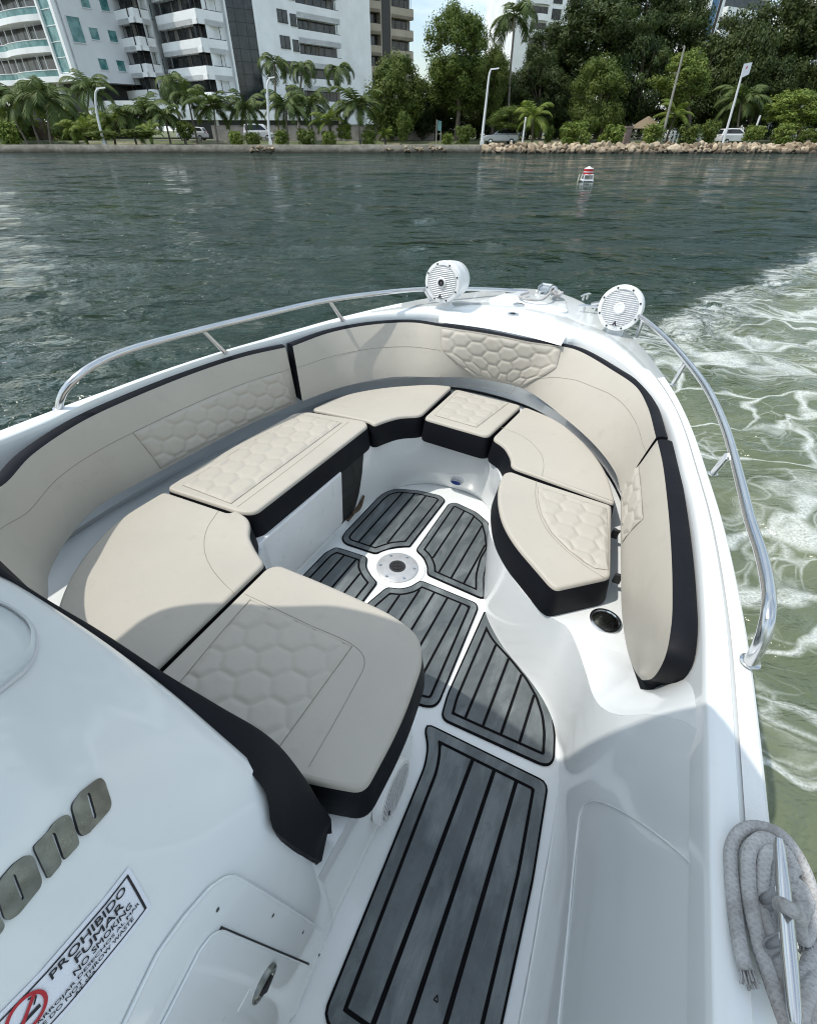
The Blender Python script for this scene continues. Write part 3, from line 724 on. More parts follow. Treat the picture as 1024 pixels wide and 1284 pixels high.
# ------------------------------------------------------------------ speakers
def speaker(cu, cv, z, rad, L, label, ax):
    c = Vector(at(cu, cv, z)); a = Vector(ax).normalized()        # a points out of the face
    g = G(); g.lathe([(rad*.92, 0), (rad, .012), (rad, .03), (rad*.97, .05), (rad*.96, L*.45), (rad*.88, L*.75), (rad*.66, L*.95), (0.0, L)], c, -a, 40)
    s = bpart('tower_speaker', g, M['plastic'], angle=70); s['label'] = label
    g = G(); g.lathe([(rad*.93, -.002), (rad*.99, .006), (rad*.97, .014), (rad*.82, .016), (rad*.78, .006)], c, a, 44)
    e1 = Vector((0, 0, 1)); e1 = (e1-a*e1.dot(a)).normalized(); e2 = a.cross(e1)
    b = build('trim_ring', g, M['plastic'], s, BM)
    g = G()
    for k in range(8):
        t = math.pi/8+k*math.pi/4; g = G(); g.lathe([(.006, .014), (.006, .018), (.0, .018)], c+(e1*math.cos(t)+e2*math.sin(t))*rad*.89, a, 8)
        build('screw', g, M['rubber'], b, BM)
    g = G(); g.lathe([(rad*.80, .004), (rad*.5, .012), (rad*.2, .014), (0, .014)], c, a, 40); build('cone', g, M['grill'], s, BM)
    g = G()
    for k in range(-8, 9):
        y = k*rad*.088; h = math.sqrt(max(0, (rad*.79)**2-y*y))
        if h > .01:
            p = c+a*.0155+e1*y; g.tube([p-e2*h, p+a*.006, p+e2*h], .0022, 6)
    build('grille', g, M['plastic'], s, BM)
    g = G(); g.lathe([(rad*.26, .018), (rad*.26, .024), (rad*.20, .028), (rad*.16, .026), (0, .030)], c, a, 28); build('hub', g, M['plastic'] , s, BM)
    g = G(); q = c+a*.024-e1*rad*.66; 
    tri = [(0, .016), (-.014, -.012), (-.006, -.012), (0, .0), (.006, -.012), (.014, -.012)]
    g.loft([[q+e2*x+e1*y+a*d for x, y in tri] for d in (0, .003)], cap1=True); build('emblem', g, M['ink'], s, BM, smooth=False)
    g = G(); foot = Vector((c.x, c.y, deckz((c.x, c.y))+.01))-a*L*.35
    g.loft([[foot+Vector((x*k, y*k, z0)) for x, y in ((-.04, -.035), (.04, -.035), (.04, .035), (-.04, .035))] for k, z0 in ((1.25, -.01), (1.2, .012), (.8, .03), (.75, max(.04, c.z-rad*.9-foot.z)))], cap0=True, cap1=True)
    build('bracket', g, M['plastic'], s, BM, bevel=.006)
    return s
speaker(555, 354, 1.09, .128, .26, 'speaker pod with dark centre plug on the port side of the bow', (-.05, -1, .05))
sp = [o for o in boat.children if o.name.startswith('tower_speaker')][-1]
hub = [o for o in sp.children if o.name.startswith('hub')][0]
g = G(); c = Vector(at(555, 354, 1.09)); a = Vector((-.05, -1, .05)).normalized(); g.lathe([(.020, .026), (.020, .033), (.014, .033), (0, .029)], c, a, 20); build('centre_plug', g, M['ink'], sp, BM)
speaker(777, 386.5, 1.065, .132, .20, 'speaker pod with white centre on the starboard side of the bow', (-.12, -1, .12))
# ------------------------------------------------------------------ console
from mathutils.bvhtree import BVHTree
from mathutils.geometry import delaunay_2d_cdt
S_mid = [(-.279, .0), (-.281, .10), (-.300, .5), (-.338, .86), (-.350, .925), (-.366, .965), (-.41, 1.07), (-.46, 1.17), (-.53, 1.235), (-.65, 1.27), (-.85, 1.285), (-1.1, 1.27), (-1.25, 1.15), (-1.3, .8), (-1.3, .0)]
S_fr = [(-.279, .0), (-.282, .2), (-.298, .42), (-.330, .62), (-.346, .69), (-.366, .75), (-.42, .825), (-.49, .88), (-.60, .955), (-.75, 1.012), (-.9, 1.04), (-1.1, 1.05), (-1.25, 1.0), (-1.3, .7), (-1.3, .0)]
S_mid = np.array(spline(S_mid, 80)); S_fr = np.array(spline(S_fr, 80))
g = G(); rows = []
for y, k, sh in ((-1.3, 0, 0), (-.6, 0, 0), (-.2, 0, 0), (-.08, .06, 0), (.0, .2, 0), (.06, .37, 0), (.12, .58, 0), (.17, .77, 0), (.21, .9, .0), (.245, 1, .003), (.268, 1.04, .012), (.282, 1.07, .028), (.288, 1.1, .055), (.29, 1.1, .10)):
    P = S_mid*(1-k)+S_fr*k; c = np.array([-.8, .45]); d = c-P; L = np.linalg.norm(d, axis=1)[:, None]; P = P+d/L*sh
    rows.append([(x, y, max(-.01, z)) for x, z in P])
g.loft(rows, closed=False, cap1=True)
console = bpart('console', g, M['gel'], angle=75)
bvh = BVHTree.FromPolygons([Vector(p) for p in g.v], g.f)
EYEV = Vector((0, 0, EYE))
def hit(u, v, up=0.0):
    d = Vector(ray(AB, u, v)).normalized(); h, n, i, t = bvh.ray_cast(EYEV, d)
    if h is None:
        h, n, i, t = bvh.find_nearest(EYEV+d*1.3)
    if n.dot(d) > 0: n = -n
    return h+n*up
def plate(outer, hole=None, up=.004, base=-.004):
    """thin raised shape lying on the console skin; outlines are survey pixels"""
    g = G(); loops = []; C2 = []; E2 = []; polys = []
    for lp in ([outer] + ([hole] if hole else [])):
        P = resample(fillet(lp, 4, 4), 70, True); o0 = len(C2); C2 += [Vector((float(q[0]), float(q[1]))) for q in P]; E2 += [(o0+i, o0+(i+1) % 70) for i in range(70)]; polys.append(P)
        loops.append(([hit(q[0], q[1], up) for q in P], [hit(q[0], q[1], base) for q in P]))
    mn, mx = polys[0].min(0), polys[0].max(0); st = max(4.0, (mx-mn).max()/26)
    for x in np.arange(mn[0]+st/2, mx[0], st):
        for y in np.arange(mn[1]+st/2, mx[1], st):
            if inside(polys[0], x, y) and not (hole and inside(polys[1], x, y)): C2.append(Vector((float(x), float(y))))
    vo, eo, fo, *_ = delaunay_2d_cdt(C2, E2, [], 1, 1e-5)
    fo = [f for f in fo if inside(polys[0], *(sum((vo[i] for i in f), Vector((0, 0)))/len(f))) and not (hole and inside(polys[1], *(sum((vo[i] for i in f), Vector((0, 0)))/len(f))))]
    g.add([hit(v.x, v.y, up) for v in vo], fo, 0)
    for top, lo in loops: g.loft([top, lo], True, mi=1)
    return g
zl = lambda l: px(l, 3.964, 0, 960)
letters = [
 ([(495, 65), (515, 85), (548, 190), (540, 225), (430, 345), (400, 352), (385, 335), (350, 215), (358, 185), (400, 130), (470, 75)], [(430, 140), (440, 145), (472, 255), (465, 270), (455, 262), (425, 155)]),
 ([(158, 405), (235, 330), (255, 295), (300, 255), (332, 247), (347, 265), (390, 392), (318, 470), (308, 460), (268, 340), (255, 333), (248, 345), (302, 485), (234, 567)], None),
 ([(0, 560), (60, 490), (120, 448), (150, 445), (165, 465), (203, 570), (195, 605), (85, 740), (40, 770), (15, 760), (-28, 620)], [(60, 540), (70, 543), (112, 655), (105, 670), (95, 660), (55, 555)]),
 ([(-60, 700), (-20, 735), (18, 790), (10, 815), (-40, 880), (-90, 800)], None)]
for o_, h_ in letters:
    build('name_letter', plate(zl(o_), zl(h_) if h_ else None, .0035), [M['chrome'], M['ink']], console, BM, angle=30)
# warning label: placed on the sloping face as a flat sticker
TR, TLv, BRp = hit(160.5, 1087), hit(20, 1249), hit(203, 1118)
ex = (TR-TLv).normalized(); ey = (TR-BRp); H = (ey-ex*ey.dot(ex)).length; ey = (ey-ex*ey.dot(ex)).normalized(); en = ex.cross(ey)
if en.dot(EYEV-TR) < 0: en = -en
Ls = .28
def onlab(x, y, up): # x metres left of the right edge, y metres below the top edge
    return TR-ex*x-ey*y+en*up
def snap(p, up):
    h, n, i, t = bvh.find_nearest(p)
    if n.dot(EYEV-h) < 0: n = -n
    return h+n*up
def labgrid(x0, x1, y0, y1, up, nx=16, ny=8):
    g = G(); rows = [[snap(onlab(x0+(x1-x0)*i/nx, y0+(y1-y0)*j/ny, 0), up) for i in range(nx+1)] for j in range(ny+1)]
    g.loft(rows, closed=False); return g
sign = build('warning_label', labgrid(0, Ls, 0, H, .0015), M['label'], console, BM)
g = G(); b = .006
for x0, x1, y0, y1 in ((b, Ls-b, b, b+.0022), (b, Ls-b, H-b-.0018, H-b), (b, b+.0035, b, H-b), (Ls-b-.003, Ls-b, b, H-b)):
    q = labgrid(x0, x1, y0, y1, .0024, 14, 2); g.add(q.v, q.f)
build('label_border', g, M['ink'], console, BM, smooth=False)
def text_mesh(txt, size, bold=.0):
    cu = bpy.data.curves.new('lettering', 'FONT'); cu.body = txt; cu.size = size; cu.offset = bold; cu.resolution_u = 3
    o = bpy.data.objects.new('lettering', cu); col.objects.link(o); bpy.context.view_layer.update()
    me = bpy.data.meshes.new_from_object(o.evaluated_get(bpy.context.evaluated_depsgraph_get()))
    V = [tuple(v.co) for v in me.vertices]; me.calc_loop_triangles(); F = [tuple(p.vertices) for p in me.loop_triangles]
    bpy.data.objects.remove(o); bpy.data.curves.remove(cu); bpy.data.meshes.remove(me); return V, F
def lettering(lines, up=.0030):
    for txt, right, left, ymid, cap in lines:
        V, F = text_mesh(txt, 1.0, 0.0); xs = [v[0] for v in V]; ys = [v[1] for v in V]
        g = G(); x0, x1, y0, y1 = min(xs), max(xs), min(ys), max(ys)
        em = cap*.030
        for q_, (ox, oy) in enumerate(((-1, 0), (1, 0), (0, 1), (0, -1))):
            g.add([snap(onlab(left+(v[0]-x0)/(x1-x0)*(right-left)+ox*em, ymid+cap*.5-(v[1]-y0)/(y1-y0)*cap+oy*em, 0), up+q_*.00006) for v in V], F)
        build('label_text', g, M['ink'], console, BM, smooth=False)
lettering([('PROHIBIDO', .018, .120, H*.215, H*.135), ('FUMAR', .029, .095, H*.39, H*.13), ('NO SMOKING', .021, .102, H*.55, H*.10),
           ('NO ARROJAR DESECHOS AL MAR', .012, .166, H*.685, H*.075), ('PLEASE DO NOT THROW WASTE', .026, .168, H*.785, H*.070), ('AT SEA', .083, .110, H*.875, H*.065)])
g = G(); cxl, cyl, rr_ = .149, H*.37, H*.29
ring = lambda r, up: [snap(onlab(cxl+math.cos(t)*r, cyl+math.sin(t)*r, 0), up) for t in np.linspace(0, 2*math.pi, 41)[:-1]]
g.loft([ring(rr_*.80, .0031), ring(rr_, .0031)])
d1 = .7071
g.poly([snap(onlab(cxl+(a*d1-w*d1)*rr_, cyl+(a*d1+w*d1)*rr_, 0), .0033) for a, w in ((-.85, .10), (.85, .10), (.85, -.10), (-.85, -.10))])
build('no_smoking_ring', g, M['red'], console, BM, smooth=False)
g = G()
def lab_strip(x0, y0, x1, y1, w, up=.0028):
    d = np.array([x1-x0, y1-y0]); L = np.linalg.norm(d); nn = np.array([-d[1], d[0]])/L*w/2
    g.poly([snap(onlab(x, y, 0), up) for x, y in ((x0+nn[0], y0+nn[1]), (x1+nn[0], y1+nn[1]), (x1-nn[0], y1-nn[1]), (x0-nn[0], y0-nn[1]))])
lab_strip(cxl+.016, cyl+.006, cxl-.012, cyl+.006, .0045); lab_strip(cxl-.008, cyl-.001, cxl-.013, cyl-.008, .002); lab_strip(cxl-.013, cyl-.008, cxl-.006, cyl-.013, .002)
build('cigarette_symbol', g, M['ink'], console, BM, smooth=False)
# door in the console side: raised surround, door leaf, latch, screws
zd = lambda l: px(l, 3.657, 180, 1060)
fr = zd([(-120, 860), (0, 610), (60, 490), (180, 325), (300, 190), (365, 145), (415, 140), (590, 243), (690, 305), (795, 378), (818, 410), (812, 440), (735, 640), (655, 840), (600, 980), (0, 1080)])
dw = zd([(20, 900), (70, 800), (240, 470), (290, 405), (335, 380), (745, 546), (752, 560), (690, 740), (640, 860), (560, 1000), (100, 1040)])
o = build('hatch_surround', plate(fr, None, .006, -.01), [M['gel'], M['gel']], console, BM, angle=30)
# build the surround and leaf as gently pillowed plates
g = plate(dw, None, .0105, -.005); build('hatch_door', g, [M['gel'], M['gel']], console, BM, angle=30)
g = G()
for lp, up, r in ((fr, .006, .0032), (dw, .0105, .0026)):
    P = resample(fillet(lp, 5, 5), 120, True); L = [hit(u, v, up-r*.6) for u, v in P]; g.tube(L+[L[0]], r, 6)
build('hatch_lip', g, M['gel'], console, BM)
g = G(); L = [hit(u, v, .0065) for u, v in zip(np.linspace(272.5, 384, 14), np.linspace(1161.5, 1207, 14))]; g.tube(L, .0028, 6); build('hatch_gap', g, M['dark'], console, BM)
# latch: a round flush pull seen at a grazing angle
lc = hit(326, 1229, .0115); la, lb = hit(343, 1202, .0115), hit(309.5, 1256, .0115); lr = (la-lb).length/2
lx = (la-lb).normalized(); lz = Vector((.06, 0, 1)); lz = (lz-lx*lz.dot(lx)).normalized(); ln = lx.cross(lz); ln = ln if ln.x > 0 else -ln
lr = min(lr, .034); g = G(); g.lathe([(lr, -.008), (lr, .003), (lr*.90, .006), (lr*.74, .005), (lr*.70, .001), (lr*.45, .0), (0, .001)], lc, ln, 36); la_ = build('latch', g, M['chrome'], console, BM)
g = G(); p = lc+ln*.003; g.tube([p-lx*lr*.5, p-lx*lr*.2+ln*.004, p+lx*lr*.5+ln*.002], [lr*.16, lr*.2, lr*.12], 8); g.lathe([(lr*.68, .0015), (lr*.60, .0015)], lc, ln, 30); build('latch_handle', g, M['dark'], console, BM)
for u, v in ((269, 1139), (339, 1146), (377, 1167), (398, 1196)):
    g = G(); g.lathe([(.0035, -.002), (.0035, .0015), (0, .002)], hit(u, v, .006), (1, 0, .1), 10); build('screw', g, M['chrome'], console, BM)
# acrylic windscreen corner standing on the console top
ws = [(-160, 735), (-60, 745), (0, 757), (20, 768), (38, 783), (46, 802), (44, 822), (30, 845), (0, 868), (-80, 930), (-200, 950)]
g = G(); P = resample(fillet(ws, 10, 4), 80, True)
L0 = [hit(u, v, .0) for u, v in P]; L1 = [hit(u, v, .014) for u, v in inset(P, 4)]; L2 = [hit(u, v, .022) for u, v in inset(P, 12)]
g.loft([L0, L1, L2]); build('windscreen_foot', g, M['acrylic'], console, BM)
g = G(); g.tube([hit(u, v, .004) for u, v in P]+[hit(*P[0], .004)], .0035, 6); build('windscreen_gasket', g, M['grill'], console, BM)
# dark bolster capping the console front, seen from behind
rows_ = [((0, 724), (0, 711), 1.0), ((60, 764), (57, 750), .98), ((137, 812), (118, 786), .93), ((202, 863), (205, 843), .89), ((279, 941), (273, 884), .82), ((322, 987), (339, 925), .745), ((331, 1012), (377, 970), .67), ((333, 1034), (398, 1004), .58), ((352, 1052), (414, 1029), .50), ((388, 1077), (410, 1042), .44)]
Lr = np.array([at(*a, z-.006) for a, b, z in rows_]); Fr = np.array([at(*b, z) for a, b, z in rows_])
for i_ in (5, 6, 7, 8, 9): Lr[i_] = np.array(hit(*rows_[i_][0], .012))
ext = np.array([[-1.30, .30, 1.0], [-1.30, .33, 1.005]]); Lr = np.vstack([ext[:1], Lr]); Fr = np.vstack([ext[1:], Fr])
Lr = spline(Lr, 60); Fr = spline(Fr, 60); dn = np.array([0, .02, 0])
lo_f = Fr.copy(); lo_f[:, 2] = np.maximum(.42, Fr[:, 2]-.40); lo_f[:, 1] += .07*np.clip((Fr[:, 2]-.6)/.3, 0, 1); lo_r = Lr.copy(); lo_r[:, 2] = np.maximum(.415, Lr[:, 2]-.40); lo_r[:, 1] += .02
mid = (Lr+Fr)/2; mid[:, 2] += .007; q1 = Lr*.86+Fr*.14; q1[:, 2] += .004; q2 = Lr*.14+Fr*.86; q2[:, 2] += .004
qf = Fr*.93+lo_f*.07; qf[:, 1] += .004
g = G(); loops = [lo_r, Lr*.95+lo_r*.05, Lr, q1, mid, q2, Fr, qf, lo_f]; g.loft([[tuple(p) for p in l] for l in loops], closed=False)
g.poly([tuple(l[-1]) for l in loops]); bol = bpart('console_bolster', g, M['black'], angle=50); bol['label'] = 'black vinyl bolster wrapping the front of the console'
# flush speaker in the side of the console seat base
sc_ = Vector(atx(490, 990, -.280)); r_ = .105
print('seat speaker', sc_, atx(462, 1045, -.28), atx(521, 930, -.28))
axs = Vector((1, .0, .10)).normalized()
g = G(); g.lathe([(r_, -.01), (r_, .010), (r_*.95, .018), (r_*.84, .020), (r_*.80, .012)], sc_, axs, 44); ss = bpart('seat_base_speaker', g, M['plastic']); ss['label'] = 'white slatted speaker in the side of the console seat base'
g = G(); g.lathe([(r_*.81, .010), (r_*.4, .018), (0, .020)], sc_, axs, 36); build('cone', g, M['grill'], ss, BM)
g = G(); e1 = Vector((0, 1, 0)); e2 = axs.cross(e1)
for k in range(-9, 10):
    y = k*r_*.086; h = math.sqrt(max(0, (r_*.8)**2-y*y))
    if h > .01: p = sc_+axs*.019+e1*y; g.tube([p-e2*h, p+axs*.005, p+e2*h], .0022, 6)
build('grille', g, M['plastic'], ss, BM)
g = G(); q = sc_+axs*.027-e1*r_*.62
g.loft([[q+e1*x+e2*y+axs*d for x, y in ((0, .012), (.008, .002), (.003, 0), (0, -.012), (-.006, -.002), (-.002, 0))] for d in (0, .003)], cap1=True); build('emblem', g, M['ink'], ss, BM, smooth=False)
# ------------------------------------------------------------------ hard top over the helm (out of frame, its shadow lies on the seats)
SAZ, SEL = R(-96), R(62.5)
SUNW = Vector((math.sin(SAZ)*math.cos(SEL), math.cos(SAZ)*math.cos(SEL), math.sin(SEL)))
SUNB = BM.to_3x3().inverted() @ SUNW
ZT = 2.15
def upsun(p): k = (ZT-p[2])/SUNB.z; return (p[0]+SUNB.x*k, p[1]+SUNB.y*k)
edge = [upsun(at(u, v, ZS)) for u, v in [(150, 800), (176, 777), (205, 763), (240, 757), (276, 756), (339, 761), (415, 759), (465, 770), (525, 790)]] + [upsun((.21, 1.0, .06)), upsun((.36, .79, .9))]
print('hardtop edge', [tuple(round(x, 2) for x in q) for q in edge], 'sun boat', SUNB)
e0, e1_ = edge[0], edge[-1]
ht = [(e0[0]-.03, e0[1]-.3), *edge[:1], *edge[1:], (e1_[0]+.12, e1_[1]-.18), (e1_[0]+.15, e1_[1]-.5), (e1_[0]+.15, -.75), (e0[0]-.03, -.75)]
P = resample(fillet(ht, .05, 4), 160, True)
g = G(); g.loft([lift(inset(P, .03), ZT-.02), lift(P, ZT), lift(P, ZT+.02), lift(inset(P, .04), ZT+.05)], cap0=True, cap1=True); top_ = bpart('hardtop', g, M['gel'])
g = G()
for x, y in ((-1.16, -.45), (-.42, -.45), (-1.16, -.72), (-.42, -.72)): g.tube([(x, y, 1.15), (x+(X0-x)*.1, y+.06, ZT-.01)], .024, 12)
build('hardtop_frame', g, M['steel'], top_, BM)
# ------------------------------------------------------------------ midship cleat and mooring rope
zr = lambda l, z: [at(u, v, zz) for (u, v), zz in zip(px(l, 4.521, 880, 1000), z if isinstance(z, (list, tuple)) else [z]*len(l))]
g = G(); b0, b1 = zr([(432, 238), (527, 1290)], [.975, .975]); b0, b1 = Vector(b0), Vector(b1); d = (b1-b0)
g.tube([b0, b0+d*.06, b0+d*.3, b0+d*.7, b0+d*.94, b1], [.006, .008, .0098, .0098, .008, .006], 14)
cleat = bpart('mooring_cleat', g, M['steel']); 
g = G()
for k in (.34, .60): p = b0+d*k; g.tube([p, (p.x, p.y, .897)], .011, 12)
build('cleat_post', g, M['steel'], cleat, BM)
rc = at(950, 1170, .90); rope = empty('mooring_rope', rc, BM); tag(rope, 'weathered grey braided rope coiled round the steel cleat on the gunwale', 'rope'); bpy.context.view_layer.update()
RD = .0102
def strand(l, z, r=RD, fray=False, name='rope_strand'):
    g = G(); P = spline(zr(l, z), 110)
    P = P+np.array([[noise.noise(Vector((i*.11, r*90, k*7.3)))*.0012 for k in range(3)] for i in range(len(P))])
    g.tube([tuple(p) for p in P], r, 16, uvk=(25.133, 760.0))
    if fray:
        e = Vector(P[0]); t = (e-Vector(P[5])).normalized()
        for k in range(26):
            a = uni(0, 6.28); q = uni(0, r*.9); sd = t.orthogonal().normalized(); s2 = t.cross(sd); off = sd*math.cos(a)*q+s2*math.sin(a)*q
            g.tube([e+off-t*.004, e+off*1.2+t*uni(.004, .010), e+off*1.5+t*uni(.008, .020)+Vector((uni(-.003, .003), 0, uni(-.004, .002)))], .0016, 5, caps=True)
    return build(name, g, M['rope'], rope, BM, angle=180)
zz = .915
strand([(250, 985), (222, 900), (200, 760), (180, 600), (165, 430), (165, 290), (205, 205), (290, 168), (390, 185), (470, 240), (545, 350), (600, 480), (640, 610), (690, 800), (720, 1000)], [zz, zz, zz, zz, zz, zz, zz+.006, zz+.012, zz+.016, zz+.012, zz+.004, zz-.004, zz-.012, zz-.03, zz-.06], fray=True)
strand([(485, 1310), (440, 1190), (395, 1060), (340, 900), (300, 740), (270, 580), (258, 420), (275, 285), (335, 235), (405, 255), (470, 320), (530, 430)], [zz, zz, zz, zz+.003, zz+.006, zz+.01, zz+.014, zz+.02, zz+.026, zz+.022, zz+.012, zz])
strand([(395, 900), (365, 770), (338, 640), (335, 500), (345, 380), (365, 305), (395, 305), (400, 380), (380, 520), (378, 700), (400, 880), (430, 1040), (460, 1150)], [zz-.002, zz, zz+.004, zz+.01, zz+.018, zz+.024, zz+.018, zz+.004, zz-.004, zz-.006, zz-.008, zz-.008, zz-.008], r=.0098)
strand([(400, 420), (412, 560), (420, 720), (432, 880), (455, 1030), (480, 1160)], zz-.006, r=.0098)
strand([(440, 620), (452, 608), (490, 628), (528, 650), (545, 690), (520, 730), (470, 700)], [.955, .985, .995, .975, .94, .92, .93], r=.0095)
strand([(590, 815), (560, 740), (530, 690), (560, 640), (590, 600), (560, 520), (510, 470), (500, 420)], [zz-.004, zz, zz+.01, zz+.022, zz+.022, zz+.018, zz+.01, zz], r=.0102, fray=True)
strand([(620, 640), (610, 720), (570, 800), (545, 740), (565, 640), (545, 560), (505, 520)], [zz, zz, zz+.004, zz+.012, zz+.02, zz+.02, zz+.01])
strand([(520, 1300), (545, 1150), (580, 1010), (630, 900), (700, 830)], [zz, zz, zz, zz-.004, zz-.02])
strand([(590, 1320), (610, 1180), (650, 1060), (720, 980)], [zz, zz+.01, zz, zz-.02])
strand([(560, 1310), (560, 1220), (600, 1100), (665, 1010)], [zz+.018, zz+.022, zz+.018, zz])
# small rope and shackle left on the bow
bc = at(697, 370, .97); br = empty('bow_rope', bc, BM); tag(br, 'small bundle of grey line left on the tip of the foredeck', 'rope'); bpy.context.view_layer.update()
g = G(); q = np.array(bc)
for k in range(3):
    pts = [q+np.array([math.cos(a)*(.022+.008*k), math.sin(a)*(.03+.01*k), .008*k+.006*math.sin(3*a+k)]) for a in np.linspace(k, k+6.0, 26)]
    g.tube(pts, .011, 8, uvk=(25.133, 760.0))
pts = spline([q+np.array(p) for p in ((-.02, -.06, .02), (-.03, -.13, .03), (-.06, -.2, .0), (-.16, -.22, -.01), (-.24, -.15, -.01), (-.2, -.05, .0))], 40); g.tube(pts, .010, 8, uvk=(25.133, 760.0))
build('rope_coil', g, M['rope'], br, BM, angle=180)
g = G(); g.tube([q+np.array([math.cos(a)*.022-.02, -.04, math.sin(a)*.03+.03]) for a in np.linspace(0, math.pi*1.9, 20)], .010, 8); build('shackle', g, M['steel'], br, BM)
# ------------------------------------------------------------------ light, sky, camera
w = bpy.data.worlds.new('World'); sc.world = w; w.use_nodes = True; t = NT(w.node_tree)
sky = t.n('ShaderNodeTexSky', sky_type='NISHITA', sun_disc=False, sun_elevation=SEL, sun_rotation=SAZ, air_density=1.1, dust_density=1.4, ozone_density=1.0)
dirv = t.n('ShaderNodeTexCoord').outputs['Generated']
mp = t.n('ShaderNodeMapping', {'Vector': dirv, 'Scale': (1.0, 1.0, 2.6)}).outputs[0]
cn = t.noise(mp, 2.6, 8, .58, .3)
cm = t.ramp(cn, (.40, 0.0), (.62, .85))
skyc = t.mix(cm, sky.outputs[0], (6.85, 7.6, 7.6))
bg = t.n('ShaderNodeBackground', {'Color': skyc, 'Strength': .15}); o = t.n('ShaderNodeOutputWorld'); t.nt.links.new(bg.outputs[0], o.inputs[0])
sl = bpy.data.lights.new('sun', 'SUN'); sl.energy = 2.6; sl.angle = R(.55); sl.color = (1.0, .955, .88)
so_ = bpy.data.objects.new('sun', sl); col.objects.link(so_); so_.rotation_euler = SUNW.to_track_quat('Z', 'Y').to_euler(); so_.location = SUNW*60
cd = bpy.data.cameras.new('camera'); cam = bpy.data.objects.new('camera', cd); col.objects.link(cam); sc.camera = cam
cam.location = (0, 0, CAMZ); cam.rotation_euler = (math.pi/2-PIT, 0, 0)
cd.sensor_fit = 'VERTICAL'; cd.sensor_height = 36.0; cd.lens = FL/1284*36.0; cd.clip_start = .02; cd.clip_end = 6000
sc.view_settings.view_transform = 'Standard'; sc.view_settings.look = 'None'; sc.view_settings.exposure = 0.35; sc.view_settings.gamma = 1.0
sc.cycles.filter_width = 1.1; sc.cycles.max_bounces = 8; sc.cycles.diffuse_bounces = 3; sc.cycles.glossy_bounces = 4; sc.cycles.transparent_max_bounces = 6
try: sc.cycles.use_denoising = True
except Exception: pass

